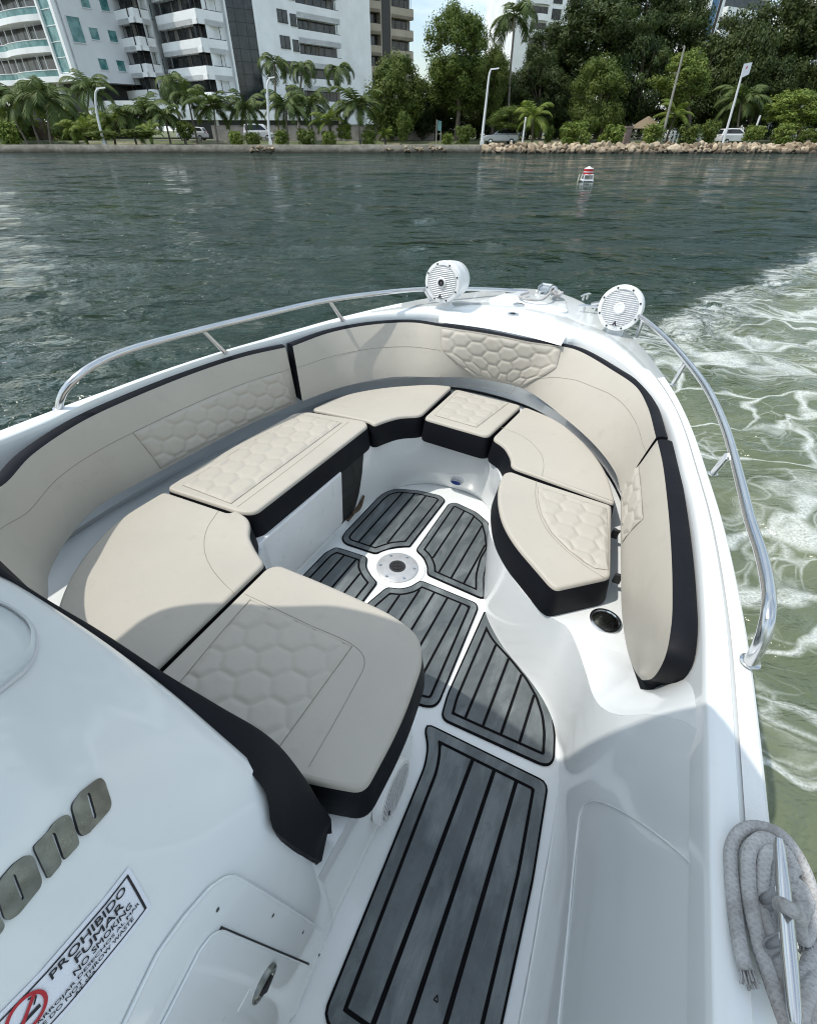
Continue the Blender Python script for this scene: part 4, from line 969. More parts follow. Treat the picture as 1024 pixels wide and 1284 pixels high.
# ------------------------------------------------------------------ water
def water_mat():
    m, t = new_mat('harbour_water'); p = t.pos()
    p1, p2 = np.array(sea(790, 410)), np.array(sea(1024, 316)); d = (p2-p1)/np.linalg.norm(p2-p1); nn = np.array([d[1], -d[0]])
    sx = t.n('ShaderNodeSeparateXYZ', {0: p})
    dist = t.m('ADD', t.m('MULTIPLY', t.m('SUBTRACT', sx.outputs[0], float(p1[0])), float(nn[0])), t.m('MULTIPLY', t.m('SUBTRACT', sx.outputs[1], float(p1[1])), float(nn[1])))
    edge = t.m('ADD', dist, t.m('MULTIPLY', t.m('SUBTRACT', t.noise(p, .55, 5, .6), .5), 1.7))
    wake = t.ramp(t.m('MULTIPLY', t.m('ADD', edge, .5), .55), (.0, 0.0), (1.0, 1.0), interp='EASE') 
    # flow-stretched coordinates for the foam
    warp = t.n('ShaderNodeTexNoise', {'Vector': p, 'Scale': .9, 'Detail': 3.0, 'Roughness': .55}).outputs['Color']
    wv = t.n('ShaderNodeVectorMath', {0: warp, 1: (.5, .5, .5)}, operation='SUBTRACT').outputs[0]
    wv = t.n('ShaderNodeVectorMath', {0: wv, 3: 1.5}, operation='SCALE').outputs[0]
    pw = t.n('ShaderNodeVectorMath', {0: p, 1: wv}, operation='ADD').outputs[0]
    ang = math.atan2(d[1], d[0])
    fv = t.n('ShaderNodeMapping', {'Vector': pw, 'Rotation': (0, 0, -.35), 'Scale': (.62, 1.25, 0.0)}).outputs[0]
    def net(scale, wid, vec=fv):
        v = t.n('ShaderNodeTexVoronoi', {'Vector': vec, 'Scale': scale}, feature='DISTANCE_TO_EDGE').outputs['Distance']
        return t.m('SUBTRACT', 1.0, t.m('DIVIDE', v, wid), clamp=True)
    lowf = t.ramp(t.noise(fv, .75, 4, .6, .4), (.34, 0.0), (.68, 1.0))
    midf = t.ramp(t.noise(fv, 2.1, 4, .6), (.36, 0.0), (.66, 1.0))
    a1 = t.m('MULTIPLY', net(1.15, t.m('ADD', .028, t.m('MULTIPLY', lowf, .11))), t.m('ADD', .45, t.m('MULTIPLY', midf, .75)))
    a2 = t.m('MULTIPLY', net(2.6, t.m('ADD', .02, t.m('MULTIPLY', lowf, .10))), t.m('MULTIPLY', t.m('ADD', .12, lowf), .75))
    a3 = t.m('MAXIMUM', t.m('MULTIPLY', net(6.0, .14), t.m('MULTIPLY', lowf, .62)), t.m('MULTIPLY', net(15.0, .2), t.m('MULTIPLY', t.m('MULTIPLY', lowf, midf), .6)))
    f = t.m('MAXIMUM', t.m('MAXIMUM', a1, a2), a3)
    # churned leading edge of the wake
    front = t.m('MULTIPLY', t.ramp(edge, (.0, 0.0), (.25, 1.0), (.5, .95), (1.0, 0.0)), t.ramp(t.noise(fv, 6.0, 6, .7), (.40, 0.0), (.60, 1.0)))
    fine = t.noise(p, 55.0, 4, .65)
    f = t.m('MAXIMUM', t.m('MULTIPLY', f, wake), t.m('MULTIPLY', front, .95))
    f = t.m('MULTIPLY', t.ramp(f, (.16, 0.0), (.75, 1.0)), t.ramp(fine, (.30, .62), (.56, 1.0)))
    fade = t.ramp(t.n('ShaderNodeVectorMath', {0: p}, operation='LENGTH').outputs['Value'], (0.0, 1.0), (1.0, 1.0))
    turb = t.ramp(t.noise(p, .7, 4, .6), (.3, (.085, .110, .064)), (.7, (.160, .182, .115)))
    deep = t.ramp(t.noise(p, .12, 3), (.35, (.008, .026, .019)), (.65, (.016, .036, .024)))
    base = t.mix(wake, deep, turb)
    # the eye meets the ripples at a low angle: several sizes of wavelet
    st = t.n('ShaderNodeMapping', {'Vector': p, 'Rotation': (0, 0, .22), 'Scale': (.55, 1.0, 1.0)}).outputs[0]
    far_ = t.ramp(t.m('DIVIDE', t.n('ShaderNodeVectorMath', {0: p}, operation='LENGTH').outputs['Value'], 60.0), (.05, 0.0), (.6, 1.0))
    st2 = t.n('ShaderNodeMapping', {'Vector': p, 'Rotation': (0, 0, .15), 'Scale': (.35, 1.0, 1.0)}).outputs[0]
    big = t.m('MULTIPLY', t.m('ADD', t.m('MULTIPLY', t.noise(st2, .42, 3, .6, .5), 1.6), t.m('MULTIPLY', t.noise(st2, .16, 2, .5), 2.0)), t.m('ADD', .25, far_))
    h = t.m('ADD', t.m('ADD', big, t.m('MULTIPLY', t.noise(st, 1.1, 3, .55, .3), .9)), t.m('ADD', t.m('MULTIPLY', t.noise(st, 3.4, 4, .6, .4), .38), t.m('MULTIPLY', t.noise(st, 11.0, 3, .6), .10)))
    calm = t.m('SUBTRACT', 1.0, t.m('MULTIPLY', wake, .45))
    def slope(vec, scale, amp, det=2.0):
        c_ = t.n('ShaderNodeTexNoise', {'Vector': vec, 'Scale': scale, 'Detail': det, 'Roughness': .6}).outputs['Color']
        c_ = t.n('ShaderNodeVectorMath', {0: c_, 1: (.5, .5, .5)}, operation='SUBTRACT').outputs[0]
        return t.n('ShaderNodeVectorMath', {0: c_, 1: (amp, amp*1.5, 0.0)}, operation='MULTIPLY').outputs[0]
    add = lambda a, b_: t.n('ShaderNodeVectorMath', {0: a, 1: b_}, operation='ADD').outputs[0]
    sl_ = add(slope(st2, .9, 1.5), slope(st, 3.2, 1.15))
    sl_ = t.n('ShaderNodeVectorMath', {0: sl_, 3: t.m('ADD', .5, t.m('MULTIPLY', far_, .6))}, operation='SCALE').outputs[0]
    n0 = t.n('ShaderNodeVectorMath', {0: add(t.n('ShaderNodeNewGeometry').outputs['Normal'], sl_)}, operation='NORMALIZE').outputs[0]
    nb = t.bump(t.m('MULTIPLY', h, calm), 1.0, .55, n0)
    wt = t.n('ShaderNodeBsdfPrincipled', {'Base Color': base, 'Roughness': t.m('ADD', .07, t.m('MULTIPLY', wake, .06)), 'IOR': 1.333, 'Normal': nb, 'Specular IOR Level': .5})
    fm = t.n('ShaderNodeBsdfPrincipled', {'Base Color': t.ramp(fine, (.3, (.58, .62, .58)), (.7, (.76, .79, .77))), 'Roughness': .75, 'Normal': t.bump(t.m('ADD', t.m('MULTIPLY', f, .6), fine), .6, .02, nb)})
    ms = t.n('ShaderNodeMixShader', {0: t.m('MULTIPLY', f, .80)}); t.nt.links.new(wt.outputs[0], ms.inputs[1]); t.nt.links.new(fm.outputs[0], ms.inputs[2])
    finish(t, ms); return m
M['water'] = water_mat()
wk1, wk2 = np.array(sea(790, 410)), np.array(sea(1024, 316)); wd_ = (wk2-wk1)/np.linalg.norm(wk2-wk1); wkn = (wd_[1], -wd_[0])
g = G(); na = 420; rs_ = [.5*(1.0225**k) for k in range(0)]
r_ = .62
while r_ < 420: rs_.append(r_); r_ *= 1.0125 if r_ < 90 else 1.03
angs = list(np.linspace(-52, 52, 620))+list(np.linspace(56, 304, 70)); na = len(angs)
vs = []
for r_ in rs_:
    cell0 = r_*max(.0125, .003)
    for k in range(na):
        a = R(angs[k]); cell = cell0 if k < 620 else r_*.06; x, y = r_*math.sin(a), r_*math.cos(a)
        z = 0.0
        for wl, am in ((5.2, .05), (2.1, .055), (.9, .042), (.42, .02)):
            q = min(1.0, max(0.0, (wl/cell-3)/4))
            if q > 0: z += am*q*(noise.noise(Vector((x/wl*1.0+y*.12/wl, y/wl*1.5, wl)))+.5*noise.noise(Vector((x/wl*2, y/wl*2.6, 3+wl))))
        dw_ = (x-wk1[0])*wkn[0]+(y-wk1[1])*wkn[1]
        if dw_ > -.6 and r_ < 40: z += .11*math.exp(-((dw_-.45)/.4)**2)*(.5+noise.noise(Vector((x*1.6, y*1.6, 9))))+(.045*noise.noise(Vector((x*1.3, y*1.8, 4)))+.022*noise.noise(Vector((x*3.5, y*4.5, 6))) if cell < .25 else 0)*min(1, max(0, dw_+.3))
        vs.append((x, y, z))
n_ = len(rs_); fs = []
for i in range(n_-1):
    for k in range(na): j = (k+1) % na; fs.append((i*na+k, i*na+j, (i+1)*na+j, (i+1)*na+k))
fs.append(tuple(range(na)))
g.add(vs, fs); o = build('water', g, M['water']); tag(o, kind='structure', label='dark green rippled harbour water with olive foaming wake', cat='water')

# ------------------------------------------------------------------ shore
YS = 74.0
def zat(v, y, u=512): return far(u, v, y)[2]
ZL = zat(181.5, YS)
def earth_mat():
    m, t = new_mat('bank_ground'); p = t.pos()
    c = t.ramp(t.noise(p, .35, 6, .65), (.35, (.055, .085, .025)), (.52, (.10, .115, .045)), (.66, (.24, .21, .15)))
    b = t.n('ShaderNodeBsdfPrincipled', {'Base Color': c, 'Roughness': .9, 'Normal': t.bump(t.noise(p, 6, 4), .6, .05)}); finish(t, b); return m
M['earth'] = earth_mat()
g = G(); g.loft([[(x, y, ZL-.12+(.35 if y > 84 else 0)) for x in np.linspace(-2500, 2500, 3)] for y in (YS+.25, 80, 84, 86, 110, 3000)], closed=False)
tag(build('ground', g, M['earth']), kind='structure', label='grassy bank with bare earth behind the sea wall', cat='ground')
g = G(); g.loft([[(x, y, ZL+.236) for x in (-300, 300)] for y in (86.5, 92)], closed=False)
tag(build('road', g, plain('asphalt', (.06, .06, .062), .85, vscale=1.0)), kind='structure')
def conc():
    m, t = new_mat('weathered_concrete'); p = t.pos(); sx = t.n('ShaderNodeSeparateXYZ', {0: p})
    c = t.ramp(t.noise(p, 1.1, 7, .65), (.3, (.15, .135, .11)), (.55, (.27, .25, .21)), (.75, (.36, .34, .30)))
    k = t.ramp(t.m('ADD', sx.outputs[2], t.m('MULTIPLY', t.noise(p, .8, 4), .5)), (.30, 1.0), (.72, 0.0))
    c = t.mix(k, c, (.055, .05, .036))
    b = t.n('ShaderNodeBsdfPrincipled', {'Base Color': c, 'Roughness': .9, 'Normal': t.bump(t.noise(p, 3, 5), .7, .08)}); finish(t, b); return m
M['conc'] = conc()
g = G(); xs = np.linspace(-260, 260, 160); pr = [(-.15, -1.0), (.0, .2), (.02, ZL-.05), (.06, ZL), (.5, ZL), (.5, -1)]
g.loft([[(x, YS+a+.10*noise.noise(Vector((x*.15, 0, 0))), z+(.05*noise.noise(Vector((x*.3, 5, 0))) if z > .5 else 0)) for x in xs] for a, z in pr], closed=False)
tag(build('sea_wall', g, M['conc']), 'low weathered concrete sea wall running along the far bank', 'wall')
# boulders
def rock_mat(nm, a, b_):
    m, t = new_mat(nm); p = t.pos(); oi = t.n('ShaderNodeObjectInfo').outputs['Random']
    c = t.ramp(oi, (0.0, a), (1.0, b_)); c = t.mix(t.ramp(t.noise(p, 4, 5), (.4, 0.0), (.7, .5)), c, (.13, .10, .07))
    sx = t.n('ShaderNodeSeparateXYZ', {0: p}); c = t.mix(t.ramp(sx.outputs[2], (.12, 1.0), (.5, 0.0)), c, (.05, .04, .028))
    b = t.n('ShaderNodeBsdfPrincipled', {'Base Color': c, 'Roughness': .9, 'Normal': t.bump(t.noise(p, 9, 4), .6, .05)}); finish(t, b); return m
M['rock'] = rock_mat('tan_rock', (.20, .145, .09), (.55, .46, .33))
rock_me = []
for k in range(7):
    bm = bmesh.new(); bmesh.ops.create_icosphere(bm, subdivisions=3, radius=.5)
    rsk = random.Random(k)
    cuts = [(Vector((rsk.gauss(0, 1), rsk.gauss(0, 1), rsk.gauss(0, 1))).normalized(), rsk.uniform(.22, .42)) for _ in range(13)]
    for v in bm.verts:
        n1 = noise.noise(v.co*2.2+Vector((k*9, 0, 0))); v.co *= 1+.30*n1
        for n_, d_ in cuts:
            q = v.co.dot(n_)-d_
            if q > 0: v.co -= n_*q*.92
        v.co.z *= .8
    me = bpy.data.meshes.new('rock'); bm.to_mesh(me); bm.free(); me.materials.append(M['rock']); rock_me.append(me)
def rock(x, y, z, s, label, group):
    o = bpy.data.objects.new('rock', rock_me[int(rnd()*7)]); col.objects.link(o); o.location = (x, y, z); o.scale = (s*uni(.8, 1.3), s*uni(.8, 1.2), s*uni(.7, 1.1)); o.rotation_euler = (uni(-.4, .4), uni(-.4, .4), uni(0, 6.28))
    tag(o, label, 'rock', group)
xa, xb = far(606, 185, YS-1)[0], far(1034, 185, YS-1)[0]
nr = 280
for k in range(nr):
    x = xa+(xb-xa)*(k+uni(-.6, .6))/nr; row = k % 4
    rock(x, YS-.35-.45*(3-row)*uni(.8, 1.1), [.08, .32, .60, .82][row]*ZL/.95+uni(-.08, .12), uni(.55, 1.4), 'tan boulder in the long rock pile under the sea wall on the right', 'boulders under the right half of the sea wall')
for u0, u1, n0, lb in ((311, 345, 16, 'small tan boulder in the short rock pile under the white street lamp'), (475, 560, 30, 'small tan boulder in the rock pile below the blue green sign')):
    for k in range(n0):
        x = far(uni(u0, u1), 188, YS-.6)[0]; rock(x, YS-.3-uni(0, .7), uni(.1, .6), uni(.35, .65), lb, lb.split(' in the ')[1])

# ------------------------------------------------------------------ foliage
def leaf_mat(nm, a, b_, c3, tr=.25):
    m, t = new_mat(nm); p = t.obj(); oi = t.n('ShaderNodeObjectInfo').outputs['Random']
    c = t.ramp(t.noise(p, 3.2, 4, .6), (.32, a), (.52, b_), (.72, c3))
    c = t.mix(t.ramp(oi, (0, 0.0), (1, .3)), c, (.07, .085, .02))
    b = t.n('ShaderNodeBsdfPrincipled', {'Base Color': c, 'Roughness': .6, 'Specular IOR Level': .25})
    tl = t.n('ShaderNodeBsdfTranslucent', {'Color': t.mix(.5, c, (.13, .20, .03))})
    ms = t.n('ShaderNodeMixShader', {0: tr}); t.nt.links.new(b.outputs[0], ms.inputs[1]); t.nt.links.new(tl.outputs[0], ms.inputs[2]); finish(t, ms); return m
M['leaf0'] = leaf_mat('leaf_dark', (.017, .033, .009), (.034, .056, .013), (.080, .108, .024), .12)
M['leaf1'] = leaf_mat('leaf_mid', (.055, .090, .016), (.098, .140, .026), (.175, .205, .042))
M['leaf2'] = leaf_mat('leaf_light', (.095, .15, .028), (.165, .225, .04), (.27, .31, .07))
M['palm'] = leaf_mat('palm_leaf', (.045, .080, .022), (.085, .125, .036), (.17, .205, .07), .18)
M['palm2'] = leaf_mat('young_palm_leaf', (.08, .13, .022), (.15, .20, .035), (.26, .28, .06), .3)
M['bark'] = plain('bark', (.10, .08, .06), .9, var=.35, vscale=2.0, bump=.6, bscale=8)
M['pbark'] = plain('palm_bark', (.23, .20, .165), .85, var=.3, vscale=3.0, bump=.5, bscale=12)
def crown_mesh(nm, mat, ncl, nleaf, ls, flat=.75, seed=0, spread=.25):
    rs = random.Random(seed); vs = []; fs = []
    for c in range(ncl):
        while True:
            p = Vector((rs.uniform(-1, 1), rs.uniform(-1, 1), rs.uniform(-1, 1))); L = p.length
            if .45 < L < .95: break
        p *= (.85+.3*noise.noise(p*2.2+Vector((seed*3.1, 0, 0)))); cr = rs.uniform(.55, 1.25)*spread; up = .55
        for k in range(nleaf):
            q = Vector((rs.gauss(0, 1), rs.gauss(0, 1), rs.gauss(0, 1)*.62)); q = q.normalized()*(rs.random()**.45)*cr; o = p+q
            n = (q.normalized()*1.3+Vector((rs.uniform(-.7, .7), rs.uniform(-.7, .7), rs.uniform(-.2, .9)))).normalized()
            a = n.orthogonal().normalized(); a = Matrix.Rotation(rs.uniform(0, 6.28), 3, n) @ a; b = n.cross(a); s = ls*rs.uniform(.6, 1.35); i = len(vs)
            vs += [o-a*s, o+b*s*.45, o+a*s, o-b*s*.45]; fs.append((i, i+1, i+2, i+3))
    me = bpy.data.meshes.new(nm); me.from_pydata([(v.x, v.y, v.z*flat) for v in vs], [], fs); me.materials.append(mat); return me
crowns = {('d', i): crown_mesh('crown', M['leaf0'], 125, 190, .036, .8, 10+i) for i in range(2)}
crowns.update({('m', i): crown_mesh('crown', M['leaf1'], 120, 190, .034, .85, 20+i) for i in range(2)})
crowns.update({('l', i): crown_mesh('crown', M['leaf2'], 90, 120, .044, .7, 30+i, .26) for i in range(2)})
crowns[('b', 0)] = crown_mesh('foliage', M['leaf1'], 34, 50, .11, .8, 41, .42); crowns[('b', 1)] = crown_mesh('foliage', M['leaf2'], 34, 50, .11, .8, 42, .42)
def tree(u, vt, vb, wpx, y, kind, label, trunk_v=178, group='broadleaf trees along the far bank'):
    """crown between image rows vt and vb, wpx wide, at distance y; trunk down to the ground"""
    ct = far(u, (vt+vb)/2, y); top = far(u, vt, y)[2]; bot = far(u, vb, y)[2]; wdt = abs(far(u+wpx/2, vb, y)[0]-far(u-wpx/2, vb, y)[0])
    gz = ZL-.12+(.35 if y > 85 else 0); bx = far(u, 175, y)[0]
    e = empty('broadleaf_tree', (bx, y, gz)); tag(e, label, 'tree', group)
    c = bpy.data.objects.new('crown', crowns[(kind, int(rnd()*2))]); col.objects.link(c); c.parent = e
    cz = (top+bot)/2-gz; c.location = (ct[0]-bx, 0, cz); c.scale = (wdt/2, wdt/2*.9, max(1, (top-bot)/2)*1.25); c.rotation_euler = (0, 0, uni(0, 6.28))
    g = G(); r0 = .14+wdt*.018; P = [Vector((uni(-.2, .2), 0, -.3)), Vector((uni(-.3, .3), 0, cz*.35)), Vector(((ct[0]-bx)*.7, 0, cz*.75)), Vector((ct[0]-bx, 0, cz+(top-bot)*.2))]
    g.tube([tuple(q) for q in spline(P, 12)], list(np.linspace(r0, r0*.3, 12)), 8)
    for k in range(7):
        a = uni(0, 6.28); s = Vector((ct[0]-bx, 0, cz))*uni(.45, .75); s.x *= .8; q = Vector((ct[0]-bx+math.cos(a)*wdt*.3, math.sin(a)*wdt*.28, cz+uni(-.1, .3)*(top-bot)))
        g.tube([tuple(x) for x in spline([s, (s+q)/2+Vector((0, 0, .3)), q], 7)], list(np.linspace(r0*.42, r0*.1, 7)), 6)
    me_o = build('trunk', g, M['bark'], None); me_o.parent = e
    return e
def palm_mesh(seed, nf=21, L=1.0, mat='palm', droop=.82, up=1.05):
    rs = random.Random(seed); g = G()
    for k in range(nf):
        az = k*2.399+rs.uniform(-.25, .25); el = up-1.25*(k/nf)+rs.uniform(-.12, .12); ln = L*rs.uniform(.8, 1.1)
        d = Vector((math.cos(az), math.sin(az), 0)); P = []; a = el; p = Vector((0, 0, 0)); n = 15
        for i in range(n):
            P.append(p.copy()); p = p+(d*math.cos(a)+Vector((0, 0, math.sin(a))))*ln/n; a -= droop*(.05+.13*i/n)*1.5
        g.tube([tuple(q) for q in P], list(np.linspace(.016*L, .004*L, n)), 4, 0)
        side = d.cross(Vector((0, 0, 1)))
        for i in range(2, n-1):
            for h in (0, .5):
                q = P[i]*(1-h)+P[i+1]*h; tg = (P[i+1]-P[i]).normalized(); f = (i+h)/n; ll = ln*.30*math.sin(math.pi*min(1, .18+f*.80))**.7
                for sg in (-1, 1):
                    e = (side*sg*.75+tg*.65+Vector((0, 0, -.28-.35*rs.random()))).normalized(); wd = tg*ln*.016
                    tip = q+e*ll; md = q+e*ll*.55+Vector((0, 0, ll*.05))
                    g.add([q-wd, q+wd, md+wd*.9, tip, md-wd*.9], [(0, 1, 2, 4), (4, 2, 3)], 0)
    me = bpy.data.meshes.new('palm_crown'); me.from_pydata(g.v, [], g.f); me.materials.append(M[mat]); return me
palms = {'c': [palm_mesh(1), palm_mesh(2), palm_mesh(3)], 'r': [palm_mesh(4, 13, 1, 'palm', 1.4, 1.1)], 'y': [palm_mesh(5, 14, 1, 'palm2', .8, 1.2), palm_mesh(6, 13, 1, 'palm2', .7, 1.25)], 'w': [palm_mesh(7, 11, 1, 'palm2', .9, 1.1)]}
def palm(u, v, rpx, y, kind, label, ub=None, vb=None):
    c = far(u, v, y); gz = ZL-.12+(.35 if y > 85 else 0); bx = far(ub if ub else u, 176, y)[0]
    e = empty('palm_tree', (bx, y, gz)); tag(e, label, 'palm tree', 'palm trees along the far bank'); L = rpx/593*(y*.778+1)*1.32
    o = bpy.data.objects.new('crown', palms[kind][int(rnd()*len(palms[kind]))]); col.objects.link(o); o.parent = e; o.location = (c[0]-bx, 0, c[2]-gz); o.scale = (L*uni(.85, 1.12), L*uni(.85, 1.12), L*uni(.85, 1.2)); o.rotation_euler = (uni(-.2, .2), uni(-.2, .2), uni(0, 6.28))
    g = G(); h = c[2]-gz; dx = c[0]-bx; n = 16
    P = [(dx*(k/(n-1))**1.3+.12*math.sin(k*.5)*(1-k/n)*h*.1, 0, -.2+(h+.2)*k/(n-1)) for k in range(n)]
    r0 = .15 if kind != 'r' else .19; g.tube(P, [r0*(1.25 if k == 0 else 1)*(1-.35*k/n)*(1.06 if k % 2 else .97) for k in range(n)], 8)
    if h > .6: build('trunk', g, M['pbark'] if kind in 'rc' else M['bark'], None).parent = e
    return e
def bush(u, v, wpx, y, i, label, hpx=None):
    p = far(u, v, y); gz = ZL-.12+(.35 if y > 85 else 0); r = wpx/593*(y*.778+1)/2; e = bpy.data.objects.new('shrub', crowns[('b', i)]); col.objects.link(e)
    e.location = (p[0], y, gz+max(r*.5, p[2]-gz)); e.scale = (r, r*.8, r*((hpx or wpx)/wpx)); e.rotation_euler = (0, 0, uni(0, 6.28)); tag(e, label, 'shrub', 'shrubs along the sea wall')
# palms, left to right
for a in [
 (4, 126, 30, 84, 'c', 'drooping palm at the far left edge of the bank', 33), (32, 128, 32, 82, 'c', 'drooping palm in front of the leaning white pier, second palm from the left', 48),
 (60, 124, 34, 80, 'c', 'broad drooping palm below the green glass stair of the left building', 62), (112, 112, 26, 95, 'c', 'dark palm standing behind the curved street lamp at the left'),
 (92, 166, 18, 77, 'y', 'yellow feathery palm clump left of the curved street lamp'), (108, 164, 20, 77.5, 'y', 'yellow feathery palm clump directly beside the curved street lamp'),
 (142, 158, 24, 79, 'y', 'young green palm just right of the curved street lamp', 143), (160, 148, 27, 80, 'c', 'leafy palm in front of the round white plinth', 170), (184, 142, 28, 81, 'c', 'leafy palm between the plinth and the tall palm, with a yellow palm at its foot', 190),
 (189, 166, 16, 77, 'y', 'short yellow palm clump right of the white plinth'), (214, 104, 26, 84, 'r', 'tall palm rising before the joint of the two white balcony bays', 232), (207, 146, 25, 80, 'c', 'low palm below the tall one, left of the parked white hatchback', 213),
 (236, 124, 24, 83, 'c', 'palm with hanging fronds just left of the round green bush', 247),
 (268, 134, 30, 79, 'c', 'arching coconut palm beside the white hatchback', 272), (308, 136, 24, 80, 'c', 'short palm below the dark glass shaft', 310), (344, 80, 23, 85, 'r', 'tall slim palm beside the white street lamp, against the white wall', 349), (379, 86, 20, 88, 'r', 'tall slim palm with hanging fronds, middle one of three', 374),
 (424, 88, 24, 87, 'r', 'tall dark palm at the right end of the white building', 427), (359, 134, 26, 79, 'c', 'spreading palm just right of the white street lamp', 360), (388, 132, 29, 81, 'c', 'spreading palm below the middle tall palm', 393), (414, 152, 22, 78, 'y', 'low bright palm left of the leaning arching one', 416),
 (449, 134, 33, 78, 'c', 'arching palm with long fronds in front of the big round tree', 451), (483, 170, 12, 76, 'y', 'tiny yellow palm sprout on the wall edge'),
 (645, 22, 32, 92, 'r', 'very tall royal palm before the white tower behind the trees', 633), (668, 148, 26, 78, 'y', 'young palm with a few arching fronds beside the white post', 667), (846, 146, 24, 79, 'y', 'bright palm growing at the foot of the leaning pole', 834), (928, 128, 34, 84, 'c', 'dark fan of palm fronds behind the flag pole', 922)]:
    palm(*a)
# broadleaf trees: u, top row, bottom row, width px, distance, kind
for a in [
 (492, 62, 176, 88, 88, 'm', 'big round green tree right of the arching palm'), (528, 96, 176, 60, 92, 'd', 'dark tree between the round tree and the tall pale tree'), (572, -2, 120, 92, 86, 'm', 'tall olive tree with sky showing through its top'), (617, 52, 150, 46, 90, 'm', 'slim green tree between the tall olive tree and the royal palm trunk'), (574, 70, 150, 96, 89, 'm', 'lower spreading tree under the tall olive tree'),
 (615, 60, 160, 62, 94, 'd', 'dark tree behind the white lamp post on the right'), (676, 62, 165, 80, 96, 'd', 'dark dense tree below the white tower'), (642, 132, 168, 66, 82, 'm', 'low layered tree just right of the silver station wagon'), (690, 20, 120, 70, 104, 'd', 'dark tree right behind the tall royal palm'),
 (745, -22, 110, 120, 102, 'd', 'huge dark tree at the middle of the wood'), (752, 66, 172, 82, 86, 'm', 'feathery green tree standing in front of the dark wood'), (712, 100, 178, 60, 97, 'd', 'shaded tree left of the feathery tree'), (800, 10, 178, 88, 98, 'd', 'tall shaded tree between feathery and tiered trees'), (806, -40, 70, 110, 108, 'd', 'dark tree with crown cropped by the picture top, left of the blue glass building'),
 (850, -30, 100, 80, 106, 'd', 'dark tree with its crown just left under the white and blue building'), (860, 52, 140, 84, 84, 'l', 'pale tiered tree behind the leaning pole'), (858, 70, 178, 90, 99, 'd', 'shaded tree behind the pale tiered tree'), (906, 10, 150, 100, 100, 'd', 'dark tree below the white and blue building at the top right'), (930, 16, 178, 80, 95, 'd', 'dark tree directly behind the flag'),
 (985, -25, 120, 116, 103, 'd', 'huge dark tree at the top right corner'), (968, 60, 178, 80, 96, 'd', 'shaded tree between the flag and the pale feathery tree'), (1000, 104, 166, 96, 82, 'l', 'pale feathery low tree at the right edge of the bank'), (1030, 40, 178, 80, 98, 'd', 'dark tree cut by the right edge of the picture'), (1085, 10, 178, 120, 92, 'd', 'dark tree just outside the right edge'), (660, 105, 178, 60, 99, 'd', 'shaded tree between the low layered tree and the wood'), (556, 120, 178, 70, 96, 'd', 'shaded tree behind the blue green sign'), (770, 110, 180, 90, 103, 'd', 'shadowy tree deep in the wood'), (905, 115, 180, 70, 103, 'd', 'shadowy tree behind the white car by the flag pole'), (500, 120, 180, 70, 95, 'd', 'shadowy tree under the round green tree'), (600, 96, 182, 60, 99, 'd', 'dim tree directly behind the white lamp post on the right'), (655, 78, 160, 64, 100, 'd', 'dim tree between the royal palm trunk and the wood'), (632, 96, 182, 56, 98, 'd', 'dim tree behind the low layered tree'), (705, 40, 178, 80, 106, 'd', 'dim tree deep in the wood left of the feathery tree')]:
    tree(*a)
for a in [
 (20, 158, 60, 89, 0, 'dense dark bush behind the palms at the far left end'), (80, 156, 60, 90, 0, 'dense dark bush behind the broad drooping palm'), (122, 160, 46, 90, 0, 'dense dark bush behind the curved street lamp'), (232, 162, 26, 79, 0, 'round green bush above the white hatchback'), (432, 166, 24, 78, 1, 'bright round bush left of the arching palm'), (506, 158, 20, 78, 0, 'upright green shrub beside the tiny yellow palm', 44), (296, 175, 24, 76.5, 1, 'low flowering shrub right of the white hatchback'), (318, 175, 24, 76.5, 0, 'low dark shrub under the white minivan'), (352, 175, 26, 76.5, 1, 'low shrub at the foot of the white street lamp'), (384, 175, 30, 76.5, 0, 'low shrub below the spreading palms'), (412, 176, 24, 76.5, 1, 'low pale shrub left of the bright round bush'), (462, 175, 26, 76.5, 1, 'low pale shrub below the arching palm'),
 (14, 176, 40, 76.5, 1, 'low green hedge shrub at the left end of the wall'), (176, 177, 50, 76.2, 0, 'clipped hedge left of the white hatchback', 12), (132, 177, 44, 76.2, 0, 'clipped hedge at the foot of the curved street lamp', 12), (582, 168, 28, 78, 0, 'dark shrub left of the silver station wagon'), (560, 176, 20, 76.5, 1, 'small flowering shrub at the blue green sign'), (688, 168, 16, 78, 0, 'upright shrub right of the young palm', 26), (712, 165, 26, 79, 0, 'shrub in shade under the feathery tree'), (738, 158, 22, 79, 0, 'small round tree-like shrub under the feathery tree', 28),
 (720, 177, 40, 76.3, 1, 'row of yellow-green ground shrubs on the wall, left part'), (766, 174, 34, 76.5, 1, 'yellow-green shrub left of the stone pillar'), (815, 176, 36, 76.3, 1, 'low shrub in front of the thatched hut'), (862, 172, 36, 77, 0, 'shrub right of the leaning pole'), (890, 164, 28, 78, 0, 'rounded shrub with a white lantern behind it', 34), (944, 168, 30, 76.5, 1, 'bright green bush beside the white car', 24), (982, 172, 36, 77, 1, 'low shrub under the pale feathery tree'), (1012, 174, 30, 76.5, 0, 'low shrub at the right end of the wall')]:
    bush(*a)
